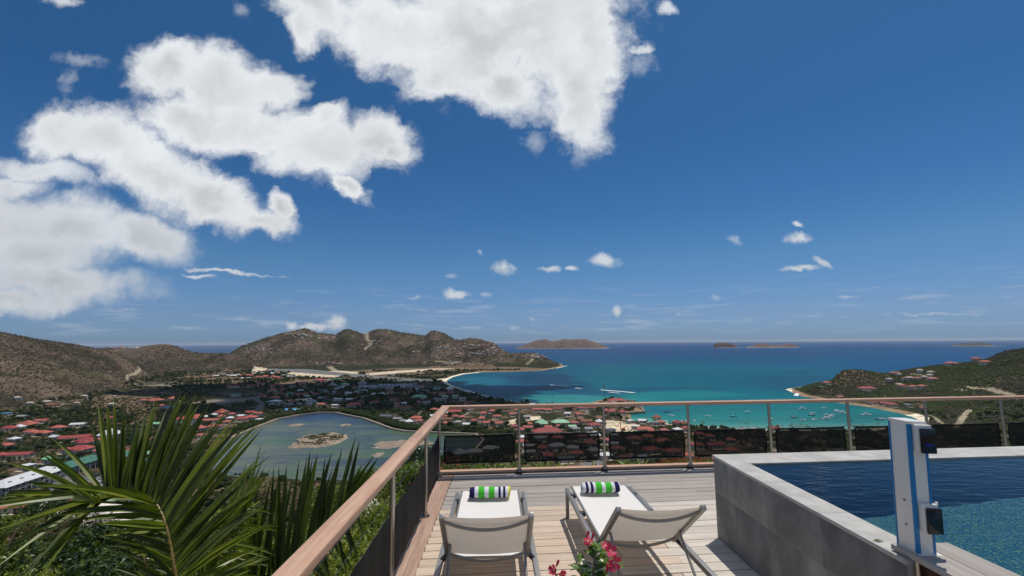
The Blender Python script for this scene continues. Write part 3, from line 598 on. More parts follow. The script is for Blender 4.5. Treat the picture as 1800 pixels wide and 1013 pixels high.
# (px, py of the building's foot, width in photo pixels, roof colour, roof kind, storeys)
DIST = {
 'on the slope at the left edge': [(10,759,22,'red','hip'),(38,754,18,'coral','pyramid'),(48,766,24,'coral','hip'),(68,768,22,'coral','hip'),(69,745,20,'coral','gable'),(96,758,20,'coral','hip'),(124,777,42,'red','gable'),(147,783,36,'red','hip'),(134,797,32,'red','hip'),(112,798,15,'red','hip'),
     (174,801,28,'coral','gable'),(200,796,10,'coral','gable'),(226,801,14,'coral','gable'),(27,808,34,'red','gable'),(-4,808,18,'red','hip'),(88,717,16,'brown','gable'),(180,772,30,'white','pyramid'),(190,778,12,'white','flat'),(5,733,14,'blue','flat'),(34,737,14,'grey','gable'),(27,757,8,'white','pyramid'),
     (240,822,18,'blue','pyramid'),(80,816,14,'pale green','gable'),(40,828,12,'white','flat'),(255,806,12,'pale green','hip')],
 'below the dry hill on the left': [(248,708,10,'coral','hip'),(268,708,26,'coral','hip'),(299,705,11,'coral','pyramid'),(284,717,10,'coral','gable'),(296,721,24,'blue','flat'),(322,748,34,'red','hip'),(270,752,20,'pale green','gable'),(352,772,10,'coral','gable'),(372,756,20,'coral','hip'),(368,745,24,'coral','gable')],
 'at the left corner of the pond': [(384,731,16,'coral','pyramid'),(404,733,12,'coral','hip'),(420,742,20,'red','hip'),(438,739,20,'coral','hip'),(453,732,18,'coral','gable'),(437,730,12,'red','gable'),(453,743,9,'white','flat'),(422,737,7,'white','gable'),(372,735,12,'white','hip'),(395,748,12,'coral','hip')],
 'in the sunny cluster by the airstrip': [(436,662,14,'coral','hip'),(425,662,9,'coral','gable'),(453,665,11,'coral','hip'),(465,664,13,'coral','hip'),(478,665,8,'coral','pyramid'),(486,666,12,'coral','hip'),(408,663,10,'white','hip'),(417,661,9,'white','gable'),(401,662,8,'white','gable'),(507,664,9,'white','gable'),(516,664,9,'grey','gable'),(434,667,10,'white','flat'),(445,659,8,'white','gable'),(497,662,8,'grey','hip'),(391,660,8,'grey','gable'),(380,663,10,'white','gable')],
 'in the shaded town behind the pond': [(408,682,22,'red','gable'),(443,681,20,'red','gable'),(457,677,12,'coral','gable'),(484,681,24,'red','gable'),(561,671,20,'red','hip'),(576,671,10,'grey','hip'),(592,669,14,'green','gable'),(600,684,9,'white','gable'),(605,679,13,'pale green','hip'),(412,697,16,'green','gable'),
     (459,700,12,'red','hip'),(480,703,18,'coral','hip'),(520,698,14,'coral','hip'),(533,696,14,'coral','gable'),(507,696,14,'green','hip'),(593,706,13,'white','gable'),(587,717,12,'white','flat'),(613,706,12,'white','gable'),(619,717,26,'coral','hip'),(633,711,12,'brown','gable'),
     (656,711,14,'red','gable'),(736,702,24,'pale green','hip'),(768,685,16,'green','hip'),(790,687,12,'white','pyramid'),(793,694,14,'red','hip'),(782,701,10,'pale green','gable'),(770,706,14,'grey','gable'),(706,721,34,'brown','gable'),(714,692,10,'brown','gable'),(688,660,14,'white','flat'),
     (657,697,11,'white','hip'),(670,696,11,'white','hip'),(637,690,16,'pale green','flat'),(625,693,10,'grey','hip'),(558,678,12,'brown','gable'),(530,676,12,'red','gable'),(514,683,12,'grey','gable'),(583,693,14,'grey','gable'),(750,711,14,'grey','flat'),(813,705,12,'grey','gable'),(800,700,12,'pale green','gable'),(820,712,12,'red','gable'),
     (759,695,12,'brown','gable'),(690,706,12,'red','gable'),(641,702,10,'grey','gable'),(566,690,14,'green','gable')],
 'on the near bank right of the pond': [(678,737,22,'dark grey','gable'),(698,742,16,'grey','gable'),(707,746,10,'grey','hip'),(730,741,20,'coral','hip'),(718,748,7,'white','pyramid'),(734,746,14,'coral','hip'),(797,729,26,'red','gable'),(781,731,12,'white','gable'),(784,743,18,'brown','flat'),(800,738,10,'coral','hip'),(812,739,12,'coral','hip'),(827,725,7,'white','pyramid'),
     (833,745,13,'red','hip'),(846,741,12,'coral','hip'),(849,732,10,'coral','pyramid'),(873,737,13,'coral','hip'),(864,747,9,'brown','hip'),(900,733,9,'coral','gable'),(761,737,12,'white','gable'),(820,752,9,'white','gable')],
 'in the village by the beach': [(921,721,10,'coral','hip'),(909,726,7,'coral','hip'),(941,725,13,'coral','hip'),(953,725,13,'coral','hip'),(965,726,13,'coral','hip'),(981,724,18,'red','hip'),(990,721,10,'red','gable'),(986,749,34,'pale green','hip'),(953,751,21,'pale green','pyramid'),(963,766,48,'red','hip'),(1007,756,14,'pale green','gable'),(1013,760,15,'grey','hip'),(1017,733,9,'coral','hip'),(927,738,12,'grey','gable'),
     (1026,722,21,'red','hip'),(1043,722,10,'red','hip'),(1019,734,11,'coral','hip'),(1031,746,22,'brown','gable'),(1011,749,10,'coral','hip'),(1046,753,20,'red','hip'),(1035,760,15,'grey','gable'),(1074,762,20,'dark grey','flat'),(1109,746,10,'white','flat'),(1131,746,15,'white','gable'),(1151,749,15,'grey','flat'),(1165,748,14,'coral','hip'),(1157,742,8,'red','pyramid'),(1192,749,9,'red','pyramid'),(1205,750,8,'brown','pyramid'),
     (1137,762,26,'coral','hip'),(1118,756,9,'white','flat'),(998,733,12,'white','gable'),(936,716,8,'white','gable'),(955,717,8,'white','gable'),(1021,743,9,'brown','gable'),(1055,741,9,'brown','hip')],
 'below the terrace railing': [(807,806,22,'grey','pyramid'),(833,803,28,'grey','hip'),(862,797,26,'grey','hip'),(930,803,20,'grey','gable'),(980,792,26,'grey','hip'),(1008,796,24,'grey','hip'),(995,815,30,'dark grey','gable'),(1063,781,18,'red','hip'),(1117,779,28,'red','hip'),(1168,783,26,'coral','hip'),(1148,799,26,'red','hip'),(1186,802,28,'red','hip'),(1086,797,22,'red','hip'),(1229,790,20,'red','hip'),(1212,809,16,'coral','hip'),(1260,790,34,'red','gable'),(1290,800,20,'coral','hip'),
     (1309,762,11,'grey','hip'),(1329,761,12,'grey','hip'),(1364,759,20,'red','gable'),(1130,812,14,'grey','gable'),(1265,816,14,'red','hip'),(1100,812,16,'brown','gable'),(1080,771,12,'grey','gable')],
 'on the right headland': [(1456,678,15,'coral','hip'),(1529,687,30,'red','hip'),(1590,683,11,'coral','hip'),(1608,684,14,'coral','hip'),(1625,683,14,'coral','hip'),(1478,702,12,'coral','gable'),(1537,712,16,'red','hip'),(1556,713,14,'red','gable'),(1572,716,16,'red','hip'),(1550,709,8,'white','flat'),(1675,642,18,'coral','hip'),(1721,635,14,'coral','hip'),(1737,640,13,'coral','hip'),(1784,615,18,'coral','hip'),(1600,716,10,'grey','flat'),(1622,722,9,'brown','gable')],
}
def width_m(px, py, wpx): g = G(px, py); return g, wpx*g.y/F
def quant(L): return min([7, 9, 12, 15, 18, 22, 27, 34], key=lambda q: abs(q-L))
ADJ = {7:'tiny',9:'small',12:'small',15:'mid-sized',18:'broad',22:'large',27:'long',34:'very long'}
def zone(X, Y, Zz):
    """0 none, 1 valley green, 2 dry hill scrub, 3 right headland scrub, 4 near slope, 5 far hill"""
    u = X/np.maximum(Y, 3); s = np.zeros(X.shape, int)
    land = Zz > SEA+1.7
    s[land & (Y < 300)] = 4
    s[land & (Y >= 300) & (Zz < FLAT+6)] = 1
    s[land & (Y >= 300) & (Zz >= FLAT+6) & (u < .2)] = 2
    s[land & (Y >= 1350) & (Zz >= FLAT+5)] = 5
    s[land & (Y >= 300) & (u > .55)] = 3
    for P_ in Z_SAND+Z_ASPH: s[inpoly(X, Y, P_)] = 0
    for pl, wd in PATHW: s[distpoly(X, Y, pl, False) < wd*.6] = 0
    m = Y > 380; d = distpoly(X[m], Y[m], COAST); q = s[m]; q[d < 13] = 0; s[m] = q
    s[distpoly(X, Y, POND) < 3.5] = 0; s[inpoly(X, Y, POND)] = 0
    return s
HL = []; SHORT = {'on the slope at the left edge':'at the left edge','below the dry hill on the left':'below the dry hill','at the left corner of the pond':"at the pond's left corner",'in the sunny cluster by the airstrip':'by the airstrip','in the shaded town behind the pond':'of the shaded town','on the near bank right of the pond':'right of the pond','in the village by the beach':'in the beach village','below the terrace railing':'below the railing','on the right headland':'on the right headland'}
random.seed(77)
def inzone(px, py):
    g = G(px, py); X_, Y_ = np.array([g.x]), np.array([g.y]); return int(zone(X_, Y_, hland(X_, Y_))[0]) in (1, 4)
for dist, n_, xs_, ys_, wr, cols in (('in the village by the beach',26,(905,1212),(724,764),(9,15),'red coral coral white grey'),('in the shaded town behind the pond',40,(470,832),(676,716),(8,14),'red coral white grey white brown'),('on the near bank right of the pond',12,(755,905),(722,750),(9,14),'coral coral white grey'),
      ('below the terrace railing',18,(915,1300),(768,812),(14,24),'red coral white grey'),('on the slope at the left edge',5,(-10,300),(738,814),(12,22),'red coral coral white'),('at the left corner of the pond',10,(340,462),(728,760),(9,14),'coral coral white'),('in the sunny cluster by the airstrip',12,(375,520),(657,668),(6,9),'white coral white grey')):
    tries = 0
    while n_ and tries < 150:
        tries += 1; px, py, wd = random.uniform(*xs_), random.uniform(*ys_), random.uniform(*wr)
        if any(abs(r_[0]-px) < (r_[2]+wd)*.52 and abs(r_[1]-py) < 4.2+wd*.16 for D_ in DIST.values() for r_ in D_) or not inzone(px, py): continue
        DIST[dist].append((px, py, wd, random.choice(cols.split()), random.choice(('hip','hip','gable','pyramid')))); n_ -= 1
random.seed(21)
for dist, rows in DIST.items():
    rows = sorted(rows); cnt = {}
    tot = {}
    for r in rows: tot[r[3]] = tot.get(r[3], 0)+1
    for (px, py, wp, colr, kind) in rows:
        g, L = width_m(px, py, wp); Lq = quant(L*.92); rz_ = random.uniform(-.35, .35)
        if g.z < SEA+.9: g.z = FLAT
        W = {7:6,9:7,12:8,15:9,18:11,22:11,27:12,34:13}[Lq]
        if kind == 'gable': W = max(6, W-2)
        if kind == 'pyramid': W = Lq
        st = 2 if (colr in ('grey','red') and Lq >= 22 and random.random() < .3) else 1
        wing = kind == 'hip' and Lq >= 15 and random.random() < .5
        o = house_proto(kind, float(Lq), float(W), 3.0, colr, wing, st, WALLT if colr == 'brown' else None)
        o.location = g+Vector((0, W/2, .25)); o.rotation_euler.z = rz_
        i = cnt.get(colr, 0); cnt[colr] = i+1
        rank = ('only' if tot[colr] == 1 else ORD[i]); 
        lab = f'{rank} {colr}-roofed building {"" if rank=="only" else "from the left "}{dist}'
        tag(o, lab, 'house', f'{colr}-roofed houses {dist}' if tot[colr] > 1 else None)
        FOOT.append((g.x, g.y+W/2, max(Lq, W)*.5+1.0, g.y)); HL.append((g.x, g.y+W/2, f'the {rank} {colr} roof {SHORT[dist]}'))

# long sheds of the commercial strip: lilac grey serrated roofs
def row_building(px0, px1, py, gables, colour, label, hw=5.0, W=16., rot=None, dorm=0, storey=1):
    a, b_ = G(px0, py), G(px1, py); L = abs(b_.x-a.x)
    o = empty('long_building', ((a.x+b_.x)/2, a.y+W/2, a.z+.2)); wl = MB().box(-L/2, L/2, -W/2, W/2, -3, hw); wl.obj('wall', WALLM, o)
    rm = ROOF[colour]
    roof_mesh('gable', L, W, 2.4, hw, rm).obj('roof', rm, o)
    for i in range(gables):
        xx = -L/2+L*(i+.5)/gables; g = MB(); s = L/gables*.48; z0 = hw+.05; z1 = hw+3.4
        g.add([(xx-s,-W/2-.9,z0),(xx+s,-W/2-.9,z0),(xx,-W/2-.9,z1),(xx,2,z1),(xx-s,-W/2+.5,z0),(xx+s,-W/2+.5,z0)], [(0,1,2),(0,2,3,4),(1,5,3,2)])
        g.obj('gable', rm, o)
    n = max(3, int(L/5))
    win = MB().box(-1.3, 1.3, -.03, .03, -.9, .9).mesh('window', [PANE])
    for st in range(storey):
        for i in range(n): link('window', win, o, (-L/2+L*(i+.5)/n, -W/2-.03, 1.8+st*3.2))
    FOOT.append((o.location.x, o.location.y, L*.5, a.y)); return tag(o, label, 'building')
row_building(629, 660, 686, 2, 'lilac grey', 'pale grey shed with two pointed gables in the shaded town'); row_building(664, 691, 684, 4, 'lilac grey', 'pale grey shed with four low gables, middle of the shaded row')
row_building(693, 723, 683, 5, 'lilac grey', 'pale grey shed with five low gables, right end of the shaded row')

# white shopping gallery and green-roofed hotel seen through the palm leaves, lower left
def gallery(p0, p1, W, hw, colour, label, dormers, storeys=2):
    a, b_ = G(*p0), G(*p1); d = Vector((b_.x-a.x, b_.y-a.y, 0)); L = d.length; ang = math.atan2(d.y, d.x)
    o = empty('gallery_building', (a.x+d.x/2, a.y+d.y/2, min(a.z, b_.z)+.2), ang); rm = ROOF[colour]
    MB().box(-L/2, L/2, .02, W, -3, hw).obj('wall', WALLM, o)
    roof_mesh('hip', L+1, W+3, 3.2, hw, rm).obj('roof', rm, o, loc=(0, W/2-.8, 0))
    MB().box(-L/2, L/2, -2.2, 0, hw/2-.12, hw/2+.12).obj('balcony', WALLM, o)
    ml = MB(); n = int(L/4)
    pm = MB().box(-.12,.12,-.12,.12,-3,hw-.2).mesh('column', [SHUT])
    for i in range(n+1): link('column', pm, o, (-L/2+L*i/n, -2.1, 0))
    MB().box(-L/2, L/2, -2.15, -2.05, hw/2+.95, hw/2+1.05).obj('balcony_rail', SHUT, o)
    win = MB().box(-1.4, 1.4, -.03, .03, -1.0, 1.0).mesh('window', [PANE])
    for st in (0, 1):
        for i in range(n): link('window', win, o, (-L/2+L*(i+.5)/n, -.02, 1.5+st*hw/2))
    dmm = MB().box(-.9,.9,-.5,1.4,0,.9).mesh('dormer', [PANE, rm])
    for i in range(dormers): link('dormer', dmm, o, (-L/2+L*(i+.7)/(dormers+.4), -.2+1.2, hw+1.0))
    FOOT.append((o.location.x, o.location.y+W/2, L*.42, 300)); FOOT.append((a.x, a.y+W/2, 12, 300)); FOOT.append((b_.x, b_.y+W/2, 12, 300)); return tag(o, label, 'building')
gallery((2,874), (108,842), 11, 6.2, 'white', 'white-roofed two-storey shopping gallery beside the car park', 5)
gallery((112,838), (180,818), 9, 5.2, 'green', 'long dark green roof with dark dormers right of the white gallery', 5)
gallery((188,821), (246,808), 9, 4.6, 'green', 'second dark green roof further along the car park', 4)
for px, py, wp, colr, kind, lab in ((17,905,34,'coral','gable','coral-roofed cottage at the bottom left behind bushes'),(152,892,50,'coral','gable','long coral roof half hidden behind the palm leaves'),(222,886,60,'pale green','hip','big pale green ribbed roof just behind the palm crown'),(160,880,26,'coral','hip','small coral roof behind the long coral one'),
        (700,842,20,'white','gable','white roof corner on the slope just left of the railing')):
    g, L = width_m(px, py, wp); o = house_proto(kind, round(L,1), round(min(9., L*.6),1), 2.8, colr); o.location = g+Vector((0, 3, .1)); o.rotation_euler.z = .25; tag(o, lab, 'house'); FOOT.append((g.x, g.y+3, L*.5, g.y-4))

# the hotel on its rock in the bay
hg = Vector(at(1083, 707, SEA+8)); 
hx = uv(1083, 704)[0]*640; zt = H+uv(1083, 706)[1]*640
o = house_proto('hip', 23.5, 13.0, 3.4, 'red', False, 1); o.location = (hx, 636, zt-1.6); tag(o, 'red-roofed hotel pavilion on top of the rocky point in the bay', 'hotel'); FOOT.append((hx, 636, 14, 620))
rk = mat('grey_rock', srgb(128,112,96), .95, .35, .25, bump=.8)
def rock(name, c, r, seed, m=rk, sub=3, flat=.7, parent=None):
    bm = bmesh.new(); bmesh.ops.create_icosphere(bm, subdivisions=sub, radius=1)
    for v in bm.verts:
        k = 1+.5*mnoise.fractal(v.co*1.3+Vector((seed,0,0)), .8, 2.2, 4); v.co = Vector((v.co.x*k*r, v.co.y*k*r, v.co.z*k*r*flat))
    me = bpy.data.meshes.new(name); bm.to_mesh(me); bm.free(); me.materials.append(m); return link(name, me, parent, c)
for i, (px, py, r, lab) in enumerate(((1064,713,9,'left boulder under the hotel pavilion'),(1080,712,12,'big brown boulder under the hotel pavilion'),(1096,711,10,'right boulder under the hotel pavilion'),(1108,706,7,'small boulder right of the hotel pavilion'))):
    c = uv(px, py); tag(rock('boulder', (c[0]*632, 632, H+c[1]*632-2), r, i*3.1), lab, 'rock')
for px, py, wp, colr, lab in ((1103,719,14,'red','red-roofed beach wing right under the hotel rock'),(1120,718,11,'red','rightmost red roof on the stone quay'),(1085,716,9,'red','small red roof between hotel rock and quay'),(1067,727,9,'coral','small coral roof left of the quay'),(1077,727,7,'coral','tiny coral roof beside the quay'),(1096,731,14,'red','red roof in front of the stone quay')):
    g, L = width_m(px, py, wp); Lq = quant(L); o = house_proto('hip', float(Lq), 7.0, 3.0, colr); o.location = (g.x, g.y+3, max(g.z, FLAT)+.3); tag(o, lab, 'house'); FOOT.append((g.x, g.y+3, Lq*.5+2, g.y))
qa, qb, qc = at(1093, 728, SEA+1.2), at(1132, 724.5, SEA+1.2), at(1127, 716.5, SEA+1.2)
q = MB().bar(qa, qb, 3.2, 2.6).bar(qb, qc, 3.0, 2.6); tag(q.obj('quay', rk), 'stone quay wall on the water below the hotel rock', 'quay')

# mast, tall thin cranes, tents, umbrellas
metal_d = mat('dark_metal', (.06,.06,.065), .5, metal=.6); white_p = mat('white_paint', (.78,.78,.76), .5, .03, 2); orange = mat('orange_paint', srgb(214,104,52), .6)
def up_at(px, py_foot, py_top, Y=None):
    g = G(px, py_foot) if Y is None else Vector((uv(px, py_foot)[0]*Y, Y, H+uv(px, py_foot)[1]*Y))
    return g, (H+uv(px, py_top)[1]*g.y)-g.z
g, h = up_at(1063, 722, 675, 600); o = empty('mast', g); MB().tube([(0,0,0),(0,0,h)], [.35,.22], 8).obj('pole', metal_d, o); MB().box(-.5,.9,-.1,.1,h-4,h-.6).obj('flag', orange, o); MB().tube([(0,0,h-.6),(-1.2,0,h+2.2)], .12, 6).obj('antenna', white_p, o); tag(o, 'tall thin mast with a small orange flag left of the hotel rock', 'mast')
g, h = up_at(891, 712, 694.5); o = empty('crane', g); MB().tube([(0,0,0),(0,0,h)], .45, 6).obj('pole', metal_d, o); MB().bar((-14,0,h), (1.5,0,h+.3), .5, .5).obj('jib', metal_d, o); tag(o, 'thin tower crane with its jib to the left over the bay shore', 'crane')
g, h = up_at(1091, 756, 742); o = empty('crane', g); MB().tube([(0,0,0),(0,0,h)], .35, 6).obj('pole', orange, o); MB().bar((-4,0,h*.3),(0,0,h),.35,.35).obj('boom', orange, o); tag(o, 'rusty orange drilling mast on the bare building plot', 'crane')
def excavator(px, py, label):
    g = G(px, py); o = empty('excavator', g+Vector((0,0,.2)))
    MB().box(-2,2,-1.6,-.9,0,.9).box(-2,2,.9,1.6,0,.9).obj('tracks', metal_d, o); MB().box(-1.7,1.2,-1.3,1.3,1,2.1).box(.1,1.1,-1.2,.1,2.1,3).obj('body', orange, o, bevel=.1)
    MB().bar((1,.5,1.8),(3.6,.5,4.4),.4,.5).bar((3.6,.5,4.4),(5.2,.5,1.6),.35,.4).obj('boom', orange, o); MB().box(4.6,5.7,0,1,.7,1.6).obj('bucket', metal_d, o); tag(o, label, 'excavator')
excavator(1096, 757, 'orange excavator parked on the bare building plot')
def tent(px, py, wpx, label, group=None, cl='tent'):
    g = G(px, py); s = wpx*g.y/F/2; o = empty('tent', g+Vector((0,0,.1)))
    leg = MB().box(-.06,.06,-.06,.06,0,2.4).mesh('leg', [white_p])
    for sx in (-1,1):
        for sy in (-1,1): link('leg', leg, o, (sx*s*.9, sy*s*.9, 0))
    MB().add([(-s,-s,2.3),(s,-s,2.3),(s,s,2.3),(-s,s,2.3),(-s*.4,-s*.4,3.1),(s*.4,-s*.4,3.1),(s*.4,s*.4,3.1),(-s*.4,s*.4,3.1),(0,0,2.5+s*.9)], [(0,1,5,4),(1,2,6,5),(2,3,7,6),(3,0,4,7),(4,5,8),(5,6,8),(6,7,8),(7,4,8)]).obj('canopy', white_p, o)
    tag(o, label, cl, group)
for i, (px, py, wd) in enumerate(((537,699,5),(542,699,5),(546,692,4),(552,692,4))): tent(px, py, wd, ['left front','right front','left rear','right rear'][i]+' white peaked tent beside the sports court in the shaded town', 'white tents by the sports court')
for i, px in enumerate((1172,1185,1199,1207,1221)): tent(px, 745, 3, f'{ORD[i]} white parasol from the left along the near beach', 'white parasols on the beach', 'parasol')
for i, (px, py, wd) in enumerate(((476,714,8),(493,714.5,14),(508,714.5,9),(524,714,9),(543,714,9),(556,713.5,8))):
    g, L = width_m(px, py, wd); o = house_proto('hip', float(quant(L)), 6.0, 2.4, 'grey'); o.location = g+Vector((0,3,.1)); tag(o, f'{ORD[i]} low grey pavilion from the left in the row above the swimming pool', 'pavilion', 'low grey pavilions above the pool'); FOOT.append((g.x, g.y, 8, g.y))
# arched hall and pool basins
g, L = width_m(478, 711, 23); o = empty('arched_hall', g+Vector((0,5,.1))); n = 12; prof = [(-L/2+L*i/n, 3.4+1.6*math.sin(PI*i/n)) for i in range(n+1)]
MB().box(-L/2, L/2, -6, 6, -2, 3.4).obj('wall', ROOF['green'], o); m = MB()
for i in range(n): (x0,z0),(x1,z1) = prof[i], prof[i+1]; m.add([(x0,-6.5,z0),(x1,-6.5,z1),(x1,6.5,z1),(x0,6.5,z0),(x0,-6.5,3.3),(x1,-6.5,3.3)], [(0,1,2,3),(4,5,1,0)])
m.obj('roof', ROOF['white'], o); tag(o, 'dark green hall with a pale arched roof above the swimming pool', 'hall'); FOOT.append((g.x, g.y+5, L*.5+2, g.y))
bluew = mat('pool_blue', srgb(60,160,200), .15, .08, .3)
def basin(px0, px1, py, depth, label):
    a, b_ = G(px0, py), G(px1, py); o = empty('swimming_pool', ((a.x+b_.x)/2, a.y+depth/2, max(a.z,FLAT)+.35)); L = b_.x-a.x
    MB().box(-L/2-1, L/2+1, -depth/2-1, -depth/2, -2, .12).box(-L/2-1, L/2+1, depth/2, depth/2+1, -2, .12).box(-L/2-1, -L/2, -depth/2, depth/2, -2, .12).box(L/2, L/2+1, -depth/2, depth/2, -2, .12).obj('rim', white_p, o)
    MB().box(-L/2, L/2, -depth/2, depth/2, -1, .02).obj('pool_water', bluew, o); tag(o, label, 'pool'); FOOT.append((o.location.x, a.y+depth/2, L*.55, a.y))
basin(487, 518, 722, 17, 'bright blue swimming pool at the edge of the pond'); basin(546, 566, 701, 14, 'smaller blue pool beside the white tents'); basin(1441, 1451, 681, 8, 'pale villa pool at the tip of the right headland')

# white houses far away on the hills: too small to show parts
farm = mat('far_house_wall', srgb(176,172,162), .9, rnd=.2); farr = mat('far_house_roof', srgb(176,160,146), .9, rnd=.25); farm2 = mat('far_roof_red', srgb(176,110,90), .9)
def far_mesh(L, W, h, r=farr):
    m = MB().box(-L/2, L/2, -W/2, W/2, -4, h, 0); m.add([(-L/2-.4,-W/2-.4,h),(L/2+.4,-W/2-.4,h),(L/2+.4,W/2+.4,h),(-L/2-.4,W/2+.4,h),(-L/4,0,h+1.8),(L/4,0,h+1.8)], [(0,1,5,4),(2,3,4,5),(1,2,5),(3,0,4)], 1)
    return m.mesh('hill_house', [farm, r])
FM = [far_mesh(10,8,3.5), far_mesh(14,9,4), far_mesh(8,8,5), far_mesh(18,9,3.4, farm2), far_mesh(12,8,3, farm)]
FL = []
random.seed(5)
for (n, xs, ys, where) in ((26,(515,592),(583,595),'below the first summit'),(26,(427,478),(605,624),'on the left shoulder of the far hill'),(18,(636,682),(594,611),'below the middle road'),(16,(757,802),(609,618),'under the pointed summit'),(60,(803,884),(604,630),'above the far headland'),(16,(925,962),(621,631),'on the tip of the far headland'),
        (24,(168,243),(611,614),'on the saddle at the left horizon'),(12,(540,600),(637,642),'beside the airstrip'),(8,(780,830),(636,644),'low on the far headland'),(7,(30,220),(690,716),'on the dry hill at the left'),(12,(1560,1640),(655,680),'on the right headland slope')):
    for i in range(n):
        px, py = random.uniform(*xs), random.uniform(*ys); g = G(px, py)
        if g.z < SEA+1: continue
        o = link('hill_house', random.choice(FM if n != 7 else FM[:1]), loc=g+Vector((0,0,.3)), rot=(0,0,random.uniform(-.6,.6)))
        s = random.uniform(.6, 1.0); o.scale = (s, s, s)
        tag(o, f'tiny pale house among the scattered ones {where}', 'house', f'tiny pale houses {where}'); FL.append((o['label'], px, o))
for px, py, L in ((727,620,12),(735,620,18)):
    g = G(px, py); o = link('hill_house', FM[1], loc=g, rot=(0,0,.1)); tag(o, 'white house standing alone on the far brown hillside, %s of a pair' % ('left' if px < 730 else 'right'), 'house')

# ------------------------------------------------------------------ boats
hullm = mat('boat_hull_white', (.8,.8,.8), .3, .03, 3); hulln = mat('boat_hull_navy', srgb(40,60,90), .35); glassb = mat('boat_glass', (.02,.03,.04), .1)
def boat(L, big=False, navy=False):
    o = empty('motor_boat', (0,0,0)); m = MB(); n = 9; rows = []
    for i in range(n):
        t_ = i/(n-1); x = -L/2+L*t_; wd = L*.16*(1-max(0,(t_-.45)/.55)**2.2); sh = .55+.5*t_**2; rows.append([(x,-wd,sh*L/8),(x,-wd*.7,-.2),(x,0,-.35),(x,wd*.7,-.2),(x,wd,sh*L/8)])
    vs = [p for r in rows for p in r]; fs = []
    for i in range(n-1):
        for k in range(4): a = i*5+k; fs.append((a, a+5, a+6, a+1))
        fs.append((i*5+4, i*5+9, i*5+5, i*5))
    fs.append((0,1,2,3,4)); m.add(vs, fs); m.obj('hull', hulln if navy else hullm, o)
    z = .62*L/8
    MB().box(-L*.12, L*.2, -L*.09, L*.09, z, z+L*.12).obj('cabin', hullm, o, bevel=.05)
    MB().box(-L*.06, L*.205, -L*.092, L*.092, z+L*.05, z+L*.09).obj('windscreen', glassb, o)
    if big: MB().box(-L*.2, L*.06, -L*.1, L*.1, z+L*.19, z+L*.21).box(-.05+0,.05,-.05,.05,z+L*.1,z+L*.34).obj('roof', hullm, o)
    MB().box(-L*.54, -L*.48, -.25, .25, 0, z+.3).obj('outboard_motor', metal_d, o); return o
BT = {(0,0): boat(7.5), (1,0): boat(11, True), (0,1): boat(7, False, True)}; usedb = set()
BO = [(1244,732,'first boat from the left, white, alone off the beach',0,0),(1289,733,'navy-hulled boat between the second and third railing gaps off the beach',0,1),(1314,724.5,'tiny far white boat above the navy one',0,0),(1354,737,'white boat just right of a railing post close to the beach',0,0),(1396,734,'dark-hulled boat left of the main group',0,1),(1410,719.5,'white boat furthest out, with tall cabin',1,0),
      (1428,727,'upper of two white boats moored together left of centre',0,0),(1427,731,'lower dark boat of the two moored together',0,1),(1431,738,'little boat nearest the palms, left one',0,0),(1411,739,'little boat nearest the palms, leftmost one',0,0),(1449,718,'tiny boat in the pale water under the rail',0,0),(1452,737,'large white cabin cruiser in the middle of the anchorage',1,0),(1453,729.5,'small boat above the large cabin cruiser',0,0),(1460,733,'small white boat right of the large cruiser',0,0),(1463,730.5,'small boat at the top right of the cruiser',0,0),
      (1470,722,'left boat of the pair near the rocky shore',0,0),(1481,727,'white cruiser left of the railing post by the rocky shore',1,0),(1493,740,'navy boat hidden partly by the railing post',0,1),(1523,730,'large white cruiser alone right of the railing post',1,0),(1545,738,'navy boat left of the white one next to the white pillar',0,1),(1552,737,'white boat next to the white pillar',0,0),(1474,724,'small white boat behind the pair near the rocky shore',0,0),(1180,731,'white motor boat near the quay',0,0),(1172,725,'faint grey boat behind the one near the quay',0,1)]
random.seed(3)
for px, py, lab, big, nv in BO:
    p = BT[(big, nv)]; o = p if (big, nv) not in usedb else copy_tree(p); usedb.add((big, nv)); o.location = at(px, py, SEA+.1); o.rotation_euler.z = random.uniform(2.4, 3.4) if random.random() < .6 else random.uniform(-.6, .3)
    tag(o, lab, 'boat', 'boats anchored in the bay')

# ------------------------------------------------------------------ parked cars
carc = {'white': mat('car_white', (.75,.75,.75), .25), 'blue': mat('car_blue', srgb(60,90,150), .25), 'silver': mat('car_silver', srgb(150,155,160), .25), 'dark': mat('car_dark', (.03,.03,.035), .25), 'red': mat('car_red', srgb(140,50,45), .3)}
tyre = mat('tyre', (.02,.02,.02), .8); whm = MB().tube([(0,-.1,0),(0,.1,0)], .33, 12).mesh('wheel', [tyre])
def car(colr):
    o = empty('parked_car', (0,0,0)); m = MB()
    for (x0,x1,z0,z1,w0) in ((-2.1,2.1,.3,.85,.85),):
        m.box(x0,x1,-w0,w0,z0,z1)
    m.add([(-1.7,-.82,.85),(1.1,-.82,.85),(1.1,.82,.85),(-1.7,.82,.85),(-1.3,-.66,1.45),(.5,-.66,1.45),(.5,.66,1.45),(-1.3,.66,1.45)], [(4,5,6,7)], 0)
    m.obj('body', carc[colr], o, bevel=.08)
    MB().add([(-1.7,-.82,.85),(1.1,-.82,.85),(1.1,.82,.85),(-1.7,.82,.85),(-1.3,-.66,1.44),(.5,-.66,1.44),(.5,.66,1.44),(-1.3,.66,1.44)], [(0,1,5,4),(1,2,6,5),(2,3,7,6),(3,0,4,7)]).obj('windows', glassb, o)
    for x in (-1.35, 1.35):
        for y in (-.8, .8): link('wheel', whm, o, (x, y, .33))
    return o
CP = {c: car(c) for c in carc}; usedc = set()
